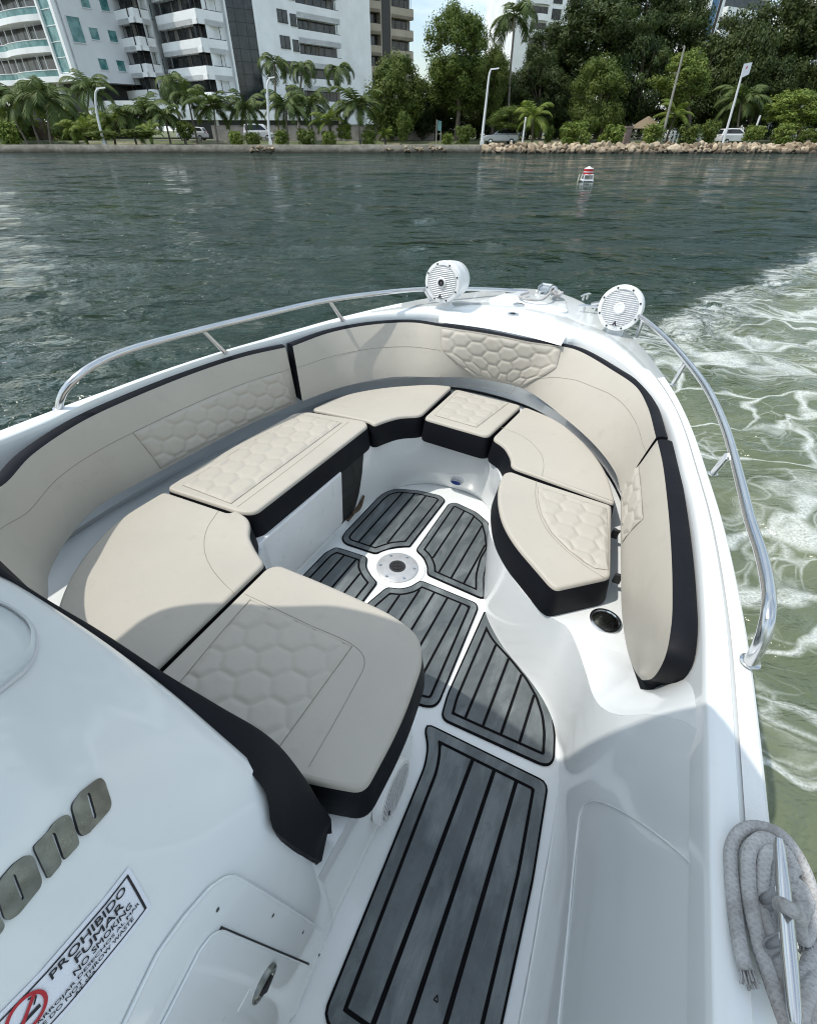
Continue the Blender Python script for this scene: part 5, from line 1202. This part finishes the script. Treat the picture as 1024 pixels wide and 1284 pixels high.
# ------------------------------------------------------------------ buildings
def win_mat(nm, a, b_, rough=.12):
    m, t = new_mat(nm); p = t.pos()
    c = t.ramp(t.noise(p, .9, 3), (.4, a), (.6, b_)); b = t.n('ShaderNodeBsdfPrincipled', {'Base Color': c, 'Roughness': rough, 'Specular IOR Level': .6}); finish(t, b); return m
M['glass'] = win_mat('dark_window', (.012, .014, .017), (.05, .05, .05)); M['teal'] = win_mat('teal_glass', (.05, .17, .17), (.14, .30, .30)); M['blueglass'] = win_mat('blue_glass', (.03, .10, .20), (.06, .16, .28)); M['shaft'] = win_mat('shaft_glass', (.010, .014, .018), (.028, .034, .04), .08)
M['wwall'] = plain('white_render', (.88, .90, .90), .75, var=.08, vscale=.35, bump=.2, bscale=4); M['gwall'] = plain('grey_white_render', (.70, .72, .74), .75, var=.06, vscale=.35, bump=.2, bscale=4); M['bwall'] = plain('beige_render', (.42, .37, .29), .8, var=.10, vscale=.4); M['frame'] = plain('dark_frame', (.03, .03, .03), .5); M['curtain'] = plain('curtain', (.20, .19, .17), .9, var=.4, vscale=.6); M['awning'] = plain('blue_awning', (.02, .03, .09), .8); M['rail_m'] = plain('rail_grey', (.35, .36, .36), .5)
GZ = ZL-.12
class Fac:
    """a stretch of facade from plan point a to b; s runs along it, outward is to its right-hand side (towards the water)"""
    def __init__(s, a, b): s.a = np.array(a, float); s.b = np.array(b, float); s.L = np.linalg.norm(s.b-s.a); s.d = (s.b-s.a)/s.L; s.n = np.array([s.d[1], -s.d[0]])
    def p(s, k, o, z): q = s.a+s.d*k+s.n*o; return (q[0], q[1], z)
    def box(s, g, k0, k1, o0, o1, z0, z1, mi=0):
        P = [s.p(k, o, z) for z in (z0, z1) for k, o in ((k0, o0), (k1, o0), (k1, o1), (k0, o1))]
        g.add(P, [(3, 2, 1, 0), (4, 5, 6, 7), (0, 1, 5, 4), (1, 2, 6, 5), (2, 3, 7, 6), (3, 0, 4, 7)], mi)
def pt(u, y): return far(u, 60, y)[:2]
def building(name, label, loc): e = empty(name, (*loc, GZ)); tag(e, label, 'building'); bpy.context.view_layer.update(); return e
def block(e, plan, z0, z1, mat, name='wall'):
    g = G(); g.loft([[(*p, z0) for p in plan], [(*p, z1) for p in plan]], True, True, True); return build(name, g, mat, e, smooth=False)
def floors(v0, u, y, fh, n): z = far(u, v0, y)[2]; return [z+fh*k for k in range(n)]
def window(e, F, k, z, wd, ht, o=.0, mull=1, mat='glass'):
    g = G(); F.box(g, k, k+wd, o+.01, o+.05, z, z+ht); f = build('window', g, M[mat], e, smooth=False)
    g = G(); 
    for q in np.linspace(0, wd, mull+2): F.box(g, k+q-.04, k+q+.04, o+.02, o+.10, z, z+ht)
    F.box(g, k-.08, k+wd+.08, o+.02, o+.14, z-.10, z); F.box(g, k-.08, k+wd+.08, o+.02, o+.10, z+ht, z+ht+.06); build('frame', g, M['gwall' if mat != 'glass' else 'frame'], f, smooth=False); return f
def balcony(e, runs, z, par, slab, mat, depth=1.3, seed=0, rail=None, fh=3.1, proud=.0, inner='glass'):
    """one storey of balcony over consecutive facades: white upstand, dark recess with posts and curtains"""
    g = G()
    for F in runs: F.box(g, -.02, F.L+.02, -depth, proud, z-slab, z); F.box(g, -.02, F.L+.02, proud-.18, proud, z-slab-.002, z+par)
    b = build('balcony', g, M[mat], e, smooth=False); rs = random.Random(seed); g = G(); hs = []
    for F in runs:
        k = .3
        while k < F.L-.3:
            F.box(g, k-.035, k+.035, -.30, -.22, z+.0, z+fh-slab); k += rs.uniform(2.0, 4.0)
        F.box(g, 0, F.L, -.16, -.10, z+par, z+par+.10)
        for q in range(int(F.L/1.6)):
            if rs.random() < .28: k = rs.uniform(0, F.L-.8); h = G(); hs.append(h); F.box(h, k, k+rs.uniform(.4, 1.0), -depth+.03, -depth+.10, z, z+fh-slab-.1)
    if g.v: build('railing', g, M['frame'], b, smooth=False)
    for h in hs: build('curtain', h, M['curtain'], b, smooth=False)
    return b
# --- A: left, curved white balconies with green glass stair
cA = np.array(pt(87, 104)); fa = np.array([-.848, .53]); sb = np.array([.53, .848])
A_e = building('apartment_building', 'white apartment block at the far left with teal glass stair tower and glass balconies', cA)
st0 = cA+fa*4.4; end = cA+fa*34; bk = cA+sb*13.5
zA = far(97, 97, 104)[2]; FHA = 3.6; nA = 8
F_side = Fac(cA, bk); F_fr = Fac(end, st0); F_st = Fac(st0, cA)
block(A_e, [tuple(cA), tuple(bk), tuple(bk+fa*30), tuple(end-F_fr.n*1.9), tuple(st0-F_fr.n*1.9), tuple(st0)], zA-.4, zA+FHA*nA, M['gwall'])
g = G(); F_fr.box(g, 0, F_fr.L, -1.88, -1.84, zA, zA+FHA*nA); build('balcony_glazing', g, M['glass'], A_e, smooth=False)
for k in range(nA):
    z = zA+FHA*k; g = G(); n = 40
    arc = lambda s: .0+1.3*abs(math.sin(math.pi*s*2.0))**.6 if True else 0
    out = [F_fr.p(F_fr.L*s, arc(s), 0) for s in np.linspace(0, 1, n)]; inn = [F_fr.p(F_fr.L*s, -1.9, 0) for s in np.linspace(0, 1, n)]
    g.loft([[(p[0], p[1], z0) for p in q] for q, z0 in ((inn, z-.42), (out, z-.42), (out, z+.30), ([F_fr.p(F_fr.L*s, arc(s)-.16, 0) for s in np.linspace(0, 1, n)], z+.30), ([F_fr.p(F_fr.L*s, arc(s)-.16, 0) for s in np.linspace(0, 1, n)], z), (inn, z))], closed=False)
    b = build('balcony', g, M['wwall'], A_e, angle=30)
    g = G(); q = [F_fr.p(F_fr.L*s, arc(s)-.08, 0) for s in np.linspace(0, 1, n)]; g.loft([[(p[0], p[1], zz) for p in q] for zz in (z+.30, z+1.05)], closed=False); build('glass_railing', g, M['teal'], b)
    g = G(); g.tube([(p[0], p[1], z+1.08) for p in q], .05, 5)
    for s in np.linspace(.06, .94, 12): F_fr.box(g, F_fr.L*s-.06, F_fr.L*s+.06, -1.8 if int(s*50) % 2 else -.3, -.2 if int(s*50) % 2 == 0 else -1.74, z, z+FHA-.4)
    build('balcony_rail', g, M['wwall'], b, smooth=False)
    if k < nA-1:
        for kk in (4.2, 7.4): window(A_e, F_side, kk, z+1.2, 1.5, 1.35, mull=0, mat='teal')
        if k % 3 == 1 or k == 1: window(A_e, F_side, 1.0, z+.6, 2.1, 2.9, mull=0, mat='teal')
g = G(); F_st.box(g, .5, F_st.L-.7, -.4, .25, zA+.5, zA+FHA*nA); stair = build('glass_stair_tower', g, M['teal'], A_e, smooth=False)
g = G(); F_st.box(g, 0, .5, -.4, .6, zA-.42, zA+FHA*nA); F_st.box(g, F_st.L-.7, F_st.L, -.4, .6, zA-.42, zA+FHA*nA); F_st.box(g, .5, F_st.L-.7, -.4, .6, zA-.42, zA+.5)
for k in range(nA*2): F_st.box(g, .5, F_st.L-.7, .24, .30, zA+.6+k*FHA/2, zA+.68+k*FHA/2)
build('stair_frame', g, M['wwall'], A_e, smooth=False)
for k in (2, 9, 17, 25): g = G(); F_fr.box(g, k, k+.8, -1.7, -.9, GZ-.3, zA); build('column', g, M['gwall'], A_e, smooth=False)
g = G(); F_side.box(g, .5, 1.4, -1.4, -.5, GZ-.3, zA); build('column', g, M['gwall'], A_e, smooth=False)
block(A_e, [tuple(cA+sb*3+fa*3), tuple(cA+sb*12.5+fa*3), tuple(cA+sb*12.5+fa*30), tuple(cA+sb*3+fa*30)], GZ-.3, zA-.39, M['frame'], 'ground_floor')
g = G()
for k, o in ((6.5, 5), (9.5, 5.6)): 
    p = np.array(F_fr.p(F_fr.L-k, o, 0)[:2]); g.tube([(p[0]-1.5, p[1], zA-2.4), (p[0], p[1], GZ-.2)], .26, 8)
build('leaning_pier', g, M['wwall'], A_e)
# --- B: white twin-bay building with dark glass shaft
P = {k: np.array(pt(*q)) for k, q in dict(a=(118, 118), b=(178, 109), c=(197, 112), d=(210, 121), e=(204, 113), f=(254, 106), g=(286, 110), h=(289, 111.5), i=(326, 114), j=(358, 118.5), k=(376, 121), l=(428, 129)).items()}
B_e = building('apartment_building', 'tall white apartment block with two angular balcony bays and a black glass shaft', P['f'])
zB = far(180, 122, 109)[2]; FHB = 3.25; nB = 10; zt = zB+FHB*nB; zb = zB-FHB*1.0
bay1 = [Fac(P['a'], P['b']), Fac(P['b'], P['c'])]; bay2 = [Fac(P['e'], P['f']), Fac(P['f'], P['g'])]; bay3 = [Fac(P['k'], P['l'])]
sidew = Fac(P['c'], P['d'])
def inner_pts(runs, d): return [tuple(runs[0].p(0, -d, 0)[:2])]+[tuple(r.p(r.L, -d, 0)[:2]) for r in runs]
far_back = [tuple(P['l']+sb*10), tuple(P['a']+sb*16)]
plan = inner_pts(bay1, 1.35)+[tuple(P['c']), tuple(P['d'])]+inner_pts(bay2, 1.35)+[tuple(P['h']-np.array([0, -1.0])), tuple(P['i']+np.array([0, .6])), tuple(P['i']), tuple(P['k'])]+inner_pts(bay3, 1.35)+far_back
block(B_e, plan, zb-.2, zt, M['wwall'])
for nm, runs in (('bay', bay1), ('bay', bay2), ('bay', bay3)):
    g = G()
    for F in runs: F.box(g, 0.05, F.L-.05, -1.34, -1.30, zb, zt)
    build('recessed_glazing', g, M['glass'], B_e, smooth=False)
for k in range(-1, nB):
    z = zB+FHB*k
    balcony(B_e, bay1, z, 1.05, .62, 'wwall', seed=k*3+1, fh=FHB); balcony(B_e, bay2, z-.5, 1.05, .62, 'wwall', seed=k*3+2, fh=FHB)
    balcony(B_e, bay3, z-1.0, 1.05, .72, 'wwall', seed=k*3+3, fh=FHB)
Fsh = Fac(P['h'], P['i']); g = G(); Fsh.box(g, .1, Fsh.L-.1, -1.2, -.1, zb-1.5, zt); sh = build('glass_shaft', g, M['shaft'], B_e, smooth=False)
g = G(); 
for q in (0.0, Fsh.L-.3): Fsh.box(g, q, q+.3, -1.4, .25, zb-1.5, zt)
build('shaft_edge', g, M['wwall'], sh, smooth=False)
g = G()
for k in range(26): Fsh.box(g, .3, Fsh.L-.3, -.12, -.05, zb+k*1.6, zb+.06+k*1.6)
for q in (.33, .66): Fsh.box(g, Fsh.L*q-.03, Fsh.L*q+.03, -.12, -.05, zb-1.5, zt)
build('mullion', g, M['frame'], sh, smooth=False)
Fw = Fac(P['i'], P['k'])
for k in range(-1, nB):
    z = zB+FHB*k
    window(B_e, Fw, Fw.L*.52, z+.55, 2.1, 1.5, mull=1); window(B_e, Fw, Fw.L*.83, z+.35, 1.3, 1.4, mull=0)
    window(B_e, sidew, 1.0, z+.5, 1.6, 1.5, mull=0, mat='teal') if k % 2 else None
g = G(); bay1[0].box(g, 1.0, bay1[0].L-.2, .02, .35, zB-1.2, zB-.62); build('awning', g, M['awning'], B_e, smooth=False)
g = G(); c_ = np.array(pt(150, 104)); arc_ = [(c_[0]+8*math.cos(a), c_[1]+4+4*math.sin(a)) for a in np.linspace(math.pi, 2*math.pi, 24)]
g.loft([[(*p, z) for p in arc_] for z in (far(150, 141, 104)[2], far(150, 126, 104)[2])], closed=False); g.poly([(*p, far(150, 126, 104)[2]) for p in arc_]); build('round_plinth', g, M['wwall'], B_e, angle=30)
g = G(); Fp = Fac(pt(196, 104), pt(430, 110)); Fp.box(g, 0, Fp.L, -4, 0, GZ+2.9, GZ+4.3); Fp.box(g, 0, Fp.L, -4.5, -.8, GZ-.2, GZ+2.9, 1); build('podium', g, [M['wwall'], M['frame']], B_e, smooth=False)
# --- C: beige block
C = {k: np.array(pt(*q)) for k, q in dict(a=(424, 136), b=(436, 138), c=(478, 143), d=(484, 144), e=(491, 145), f=(518, 149)).items()}
C_e = building('apartment_building', 'beige apartment block with horizontal balcony bands, right of the white building', C['c'])
zC = far(450, 64, 140)[2]; r1 = [Fac(C['b'], C['c'])]; r2 = [Fac(C['e'], C['f'])]; bk = np.array([6.0, 26.0])
block(C_e, [tuple(C['a']), tuple(C['b'])]+inner_pts(r1, 1.4)+[tuple(C['c']), tuple(C['e'])]+inner_pts(r2, 1.4)+[tuple(C['f']+np.array([-2, 22])), tuple(C['a']+bk)], GZ-.3, zC+40, M['bwall'])
for runs in (r1, r2):
    g = G(); runs[0].box(g, .05, runs[0].L-.05, -1.39, -1.35, zC-12, zC+40); build('recessed_glazing', g, M['glass'], C_e, smooth=False)
for k in range(-3, 9):
    balcony(C_e, r1, zC+3.3*k, 1.1, .5, 'bwall', seed=50+k, fh=3.3); balcony(C_e, r2, zC+3.3*k-.4, 1.1, .5, 'bwall', seed=70+k, fh=3.3)
Fd = Fac(C['c'], C['e']); g = G(); Fd.box(g, .3, Fd.L-.3, .02, .08, GZ, zC+40); build('dark_strip', g, M['frame'], C_e, smooth=False)
# --- D: white tower beyond the wood
D = {k: np.array(pt(*q)) for k, q in dict(a=(606, 205), b=(641, 190), c=(655, 192), d=(694, 197), e=(718, 200)).items()}
D_e = building('tower_block', 'white tower rising behind the wood with stacked rounded balconies', D['b'])
block(D_e, [tuple(D['a']), tuple(D['b']), tuple(D['e']), tuple(D['e']+np.array([5, 25])), tuple(D['a']+np.array([5, 25]))], GZ-.3, 75, M['wwall'])
FD = Fac(D['b'], D['e'])
for k in range(12):
    z = far(660, 50, 195)[2]-12+3.2*k; g = G(); n = 14
    q = [FD.p(FD.L*(.22+.30*s), 1.7*math.sin(math.pi*s)**.5 if 0 < s < 1 else 0, 0) for s in np.linspace(0, 1, n)]
    g.loft([[(p[0], p[1], zz) for p in q] for zz in (z-.3, z+1.0)], closed=False); g.poly([(p[0], p[1], z-.3) for p in q]); b = build('balcony', g, M['wwall'], D_e, angle=30)
    g = G(); FD.box(g, FD.L*.25, FD.L*.50, .02, .08, z+1.0, z+2.6); build('recess', g, M['glass'], b, smooth=False)
    window(D_e, FD, FD.L*.57, z+.4, FD.L*.14, 2.0, mull=1)
# --- E and F: white blocks showing above the wood on the right
E_ = {k: np.array(pt(*q)) for k, q in dict(a=(868, 135), b=(879, 134), c=(889, 134), d=(945, 141)).items()}
E_e = building('apartment_building', 'white and blue glass building just visible over the trees at the top right', E_['c'])
block(E_e, [tuple(E_['a']), tuple(E_['c']), tuple(E_['d']), tuple(E_['d']+np.array([3, 20])), tuple(E_['a']+np.array([3, 20]))], GZ-.3, 48, M['wwall'])
FE = Fac(E_['a'], E_['c']); g = G(); FE.box(g, FE.L*.42, FE.L*.80, .02, .1, GZ, 47); build('blue_glazing', g, M['blueglass'], E_e, smooth=False)
g = G(); FE.box(g, FE.L*.84, FE.L*.98, .02, .1, GZ, 47); build('dark_strip', g, M['frame'], E_e, smooth=False)
FE2 = Fac(E_['c'], E_['d'])
for k in range(10):
    z = far(895, 21, 135)[2]-9.6+3.2*k; g = G(); FE2.box(g, .4, FE2.L, 0, 1.2, z-.1, z+1.2); b = build('balcony', g, M['wwall'], E_e, smooth=False); g = G(); FE2.box(g, .8, FE2.L-.3, .02, .08, z+1.2, z+2.9); build('recess', g, M['glass'], b, smooth=False)
Fq = [np.array(pt(1003, 150)), np.array(pt(1060, 155))]
F_e = building('apartment_building', 'white building corner peeping over the trees at the extreme top right', Fq[0])
block(F_e, [tuple(Fq[0]), tuple(Fq[1]), tuple(Fq[1]+np.array([3, 20])), tuple(Fq[0]+np.array([3, 20]))], GZ-.3, 50, M['wwall'])
FF = Fac(*Fq)
for k in range(8):
    z = far(1010, 8, 150)[2]-6.4+3.2*k; g = G(); FF.box(g, .3, FF.L-.3, .02, .08, z-1.7, z-.1); build('window', g, M['glass'], F_e, smooth=False)
# boundary wall by the road, bank-side items
g = G(); a_, b_ = far(266, 165, 92.5), far(545, 165, 92.5); zt_ = far(400, 158.5, 92.5)[2]
n = 40; xs = np.linspace(a_[0], b_[0], n); g.loft([[(x, y, z) for x in xs] for y, z in ((92.5, GZ-.2), (92.5, zt_), (92.47, zt_), (92.45, zt_+.12), (92.8, zt_+.12), (92.8, GZ-.2))], closed=False)
tag(build('boundary_wall', g, plain('pale_stone_wall', (.40, .36, .31), .85, var=.25, vscale=.8, bump=.4, bscale=3)), 'long pale stone boundary wall behind the palms across the road', 'wall')
g = G(); a_, b_ = far(-120, 165, 91), far(130, 165, 91); g.box(((a_[0]+b_[0])/2, 91, GZ+1.2), (b_[0]-a_[0], .3, 2.6)); tag(build('boundary_wall', g, M['bark']), 'shaded brown wall behind the left palms', 'wall')
# ------------------------------------------------------------------ posts, lamps, flag
M['post'] = plain('white_post', (.74, .75, .76), .5, var=.05, vscale=1.5); M['gpost'] = plain('grey_post', (.30, .29, .25), .7, var=.2, vscale=2)
def lamp(pix, y, label, arm):
    P = [far(u, v, y) for u, v in pix]; b = (P[0][0], y, GZ); e = empty('street_lamp', b); tag(e, label, 'street lamp', 'white street lamps along the sea wall'); bpy.context.view_layer.update()
    g = G(); Q = spline([b]+P, 24); g.tube([tuple(q) for q in Q], list(np.linspace(.17, .11, 24)), 10); g.box((b[0], b[1], b[2]+.25), (.45, .45, .5)); build('pole', g, M['post'], e)
    t_ = P[-1]; g = G(); g.loft([[(t_[0]+arm*k, y-.3+dy*wd, t_[2]+dz+h*k) for dy, dz in ((-.16, 0), (.16, 0), (.12, .13), (-.12, .13))] for k, wd, h in ((-.1, .7, .05), (.5, 1, .06), (1.0, .5, .08))], True, True, True); build('lamp_head', g, M['post'], e)
lamp([(127, 165), (121.5, 140), (120, 122), (121, 114), (124, 112)], 76, 'curved white street lamp at the left end of the bank', 1.0)
lamp([(337, 160), (336, 130), (335.5, 105), (338, 99)], 76, 'straight white street lamp before the black glass shaft', .7)
lamp([(605, 165), (609, 130), (613.5, 92), (615, 88)], 76, 'straight white street lamp leaning over the silver station wagon', .9)
e = empty('flag_pole', (*far(909, 170, 76)[:2], GZ)); tag(e, 'leaning white pole carrying a small white banner at its top', 'flag pole'); bpy.context.view_layer.update()
g = G(); g.tube([(far(909, 170, 76)[0], 76, GZ), far(921, 125, 76), far(932, 84, 76)], [.14, .12, .10], 10); build('pole', g, M['post'], e)
g = G(); q = [far(932, 80, 75.9), far(942.5, 78, 75.9), (far(938, 93, 75.9)), far(928, 98, 75.9)]; g.loft([[tuple(np.array(p)+[0, d, 0]) for p in q] for d in (0, -.06)], True, True, True); bn = build('banner', g, M['label'], e, smooth=False)
g = G(); q = [far(936, 83, 75.8), far(937.5, 82.7, 75.8), far(935.5, 86, 75.8), far(934, 86.4, 75.8)]; g.loft([[tuple(np.array(p)+[0, d, 0]) for p in q] for d in (0, -.03)], True, True, True); build('banner_print', g, M['red'], bn, smooth=False)
g = G(); g.tube([(far(830, 172, 77)[0], 77, GZ), far(845, 110, 77), far(858, 58, 77)], [.16, .13, .10], 10); tag(build('leaning_pole', g, M['gpost']), 'bare grey pole leaning right over the bank before the tiered tree', 'pole')
for u, vt, y, lb in ((655, 148, 76.2, 'short white post on the wall right of the silver station wagon'), (941, 146, 77, 'short pale post between the white car and the bright bush')):
    g = G(); p = far(u, 176, y); h = far(u, vt, y)[2]; g.tube([(p[0], y, GZ), (p[0]+.05, y, h)], .11, 10); g.lathe([(.13, 0), (.13, .05), (.0, .1)], (p[0]+.05, y, h), (0, 0, 1), 10); tag(build('marker_post', g, M['post']), lb, 'post')
e = empty('sign_board', (*far(550, 176, 76.2)[:2], GZ)); tag(e, 'small blue green sign board on two posts at the water side', 'sign'); bpy.context.view_layer.update()
g = G(); p0, p1 = far(547.5, 150, 76.2), far(553, 152, 76.2)
for p in (p0, p1): g.tube([(p[0], 76.2, GZ), p], .06, 8)
build('post', g, M['gpost'], e); g = G(); g.loft([[tuple(np.array(far(u, v, 76.1))+[0, d, 0]) for u, v in ((549, 151), (553.5, 152), (553, 164), (548.6, 164))] for d in (0, -.05)], True, True, True); build('panel', g, M['teal'], e, smooth=False)
g = G(); p = far(787, 166, 79); g.box((p[0], 79, GZ+.8), (.75, .6, 1.9)); g.box((p[0], 79, GZ+1.85), (.95, .8, .2)); tag(build('stone_pillar', g, plain('pillar_stone', (.24, .18, .16), .9, var=.3, vscale=3)), 'brown stone pillar at the edge of the wood', 'pillar')
e = empty('picnic_hut', (*far(808, 166, 80)[:2], GZ)); tag(e, 'small thatched shelter with posts in the shade of the wood', 'shelter'); bpy.context.view_layer.update(); c_ = far(808, 166, 80)
g = G(); g.lathe([(2.0, 0), (1.2, .6), (.15, 1.2), (0, 1.25)], (c_[0], 80, GZ+1.7), (0, 0, 1), 16, cap0=True); build('thatched_roof', g, plain('thatch', (.17, .13, .08), .95, var=.3, vscale=6), e)
for dx in (-1.3, 1.3):
    g = G(); g.tube([(c_[0]+dx, 80.3, GZ), (c_[0]+dx, 80.3, GZ+1.8)], .09, 8); build('post', g, M['gpost'], e)
g = G(); g.box((c_[0], 79.8, GZ+.75), (1.8, .8, .08)); g.box((c_[0], 79.8, GZ+.37), (.2, .4, .75)); build('table', g, M['gpost'], e, smooth=False)
e = empty('garden_fence', (*far(845, 166, 82)[:2], GZ)); tag(e, 'low white picket fence in the shade behind the shrubs', 'fence'); bpy.context.view_layer.update(); g = G()
x0_, x1_ = far(818, 166, 82)[0], far(884, 166, 82)[0]
for k in range(15): x = x0_+(x1_-x0_)*k/14; g.box((x, 82, GZ+.7), (.18, .08, 1.5))
for z in (.5, 1.1): g.box(((x0_+x1_)/2, 82.06, GZ+z), (x1_-x0_, .06, .1))
build('pickets', g, M['post'], e, smooth=False)
# ------------------------------------------------------------------ vehicles
M['carw'] = plain('white_car_paint', (.74, .75, .76), .25, coat=.6, var=.03); M['cars'] = plain('silver_car_paint', (.42, .44, .47), .28, .4, coat=.6, var=.03); M['carglass'] = plain('car_glass', (.015, .018, .02), .08, var=.2); M['tyre'] = plain('tyre', (.02, .02, .02), .8); M['lampred'] = plain('tail_light', (.35, .01, .01), .25)
def vehicle(name, u, y, body, roof, L, paint, label, flip=1):
    p = far(u, 170, y); z0 = GZ+(.35 if y > 85 else 0); e = empty(name, (p[0], y, z0)); tag(e, label, 'car', 'vehicles parked behind the sea wall'); bpy.context.view_layer.update(); s = L/4.4*flip
    def prism(prof, hw, taper=0.0): 
        g = G(); loops = []
        for k, q in ((-1, .0), (-1, .06), (1, .06), (1, 0)):
            pass
        P = [np.array(a) for a in prof]; c = np.mean(P, 0)
        for yy, kk in ((-hw, .97), (-hw+.08, 1.0), (hw-.08, 1.0), (hw, .97)): loops.append([(p[0]+((a-c)*kk+c)[0]*s, y+yy*(1-taper*max(0, a[1]-.9)), z0+((a-c)*kk+c)[1]) for a in P])
        g.loft(loops, True, True, True); return g
    build('body', prism(body, .88), M[paint], e, bevel=.04)
    build('cabin', prism(roof, .80, .25), M[paint], e, bevel=.04)
    c = np.mean(np.array(roof), 0); gl = [((a[0]-c[0])*.86+c[0], (a[1]-c[1])*.66+c[1]) for a in roof]
    build('side_windows', prism(gl, .815, .25), M['carglass'], e)
    g = prism([((a[0]-c[0])*1.02+c[0], (a[1]-c[1])*.70+c[1]) for a in roof], .68, .25); build('windscreen', g, M['carglass'], e)
    for wx_ in (-1.35, 1.32):
        for sy in (-.82, .82):
            g = G(); g.lathe([(.20, .10), (.30, .11), (.33, .06), (.33, -.06), (.30, -.11), (.2, -.10)], (p[0]+wx_*s, y+sy, z0+.33), (0, 1, 0), 18); wq = build('wheel', g, M['tyre'], e)
            g = G(); g.lathe([(.21, .115), (.19, .10), (.06, .12), (0, .12)], (p[0]+wx_*s, y+sy, z0+.33), (0, -1 if sy < 0 else 1, 0), 14); build('rim', g, M['steel'], wq)
    for sy in (-.6, .6):
        g = G(); g.box((p[0]+2.16*s, y+sy, z0+.78), (.1, .34, .18)); build('headlight', g, M['label'], e, smooth=False)
        g = G(); g.box((p[0]-2.17*s, y+sy, z0+.9), (.1, .26, .22)); build('tail_light', g, M['lampred'], e, smooth=False)
hatch = ([(-2.15, .35), (-2.2, .7), (-2.1, 1.0), (1.0, .98), (1.9, .86), (2.18, .65), (2.15, .32)], [(-2.05, .98), (-1.75, 1.48), (-.9, 1.56), (.25, 1.52), (1.15, .98)])
suv = ([(-2.2, .38), (-2.25, .75), (-2.2, 1.08), (.95, 1.06), (1.95, .98), (2.2, .75), (2.18, .38)], [(-2.15, 1.05), (-1.95, 1.66), (-1.0, 1.74), (.2, 1.70), (1.05, 1.05)])
van = ([(-2.15, .35), (-2.2, .8), (-2.15, 1.05), (1.5, 1.0), (2.1, .8), (2.2, .35)], [(-2.12, 1.03), (-2.05, 1.85), (-1.2, 1.93), (.6, 1.88), (1.6, 1.02)])
vehicle('parked_car', 242, 88.5, *hatch, 4.2, 'carw', 'white hatchback parked left of the arching coconut palm', -1)
vehicle('parked_van', 326, 89.5, *van, 4.4, 'carw', 'white minivan parked behind the white street lamp')
vehicle('parked_car', 627, 82.5, *suv, 4.7, 'cars', 'silver station wagon parked behind the right hand street lamp', -1)
vehicle('parked_car', 921, 80.5, *suv, 4.4, 'carw', 'white car half hidden by the bright green bush', 1)
# ------------------------------------------------------------------ buoy raft
bx_, by_ = sea(735, 227); e = empty('marker_buoy', (bx_, by_, 0)); tag(e, 'red and white buoy on a small white float frame out on the water', 'buoy'); bpy.context.view_layer.update()
k_ = .52
g = G(); g.lathe([(.0, .62), (.40, .62), (.55, .66), (.55, 1.12), (.40, 1.18), (0, 1.18)], (bx_, by_, 0), (0, 0, 1), 24); build('drum', g, plain('red_paint', (.50, .02, .025), .45), e)
g = G(); g.lathe([(.56, .86), (.56, .95)], (bx_, by_, 0), (0, 0, 1), 24); build('drum_band', g, M['plastic'], e)
g = G(); g.lathe([(.52, 1.18), (.52, 1.24), (.2, 1.32), (.10, 1.42), (0, 1.42)], (bx_, by_, 0), (0, 0, 1), 24); build('drum_top', g, M['plastic'], e)
g = G()
for dx in (-.62, .62):
    for dy in (-.5, .5): g.tube([(bx_+dx*.9, by_+dy, -.1), (bx_+dx*.8, by_+dy, .66)], .07, 8)
for dy in (-.5, .5): g.tube([(bx_-.62, by_+dy, .08), (bx_+.62, by_+dy, .08)], .09, 8); g.tube([(bx_-.55, by_+dy, .62), (bx_+.55, by_+dy, .62)], .06, 8)
for dx in (-.6, .6): g.tube([(bx_+dx, by_-.5, .08), (bx_+dx, by_+.5, .08)], .09, 8)
build('float_frame', g, M['plastic'], e)
g = G(); g.tube([(bx_-1.05, by_, -.1), (bx_-.95, by_, .7)], .07, 8); g.tube([(bx_-1.0, by_, .1), (bx_-.6, by_, .1)], .05, 6); build('side_post', g, plain('cream_paint', (.6, .57, .45), .5), e)

e.scale = (.46, .46, .46)
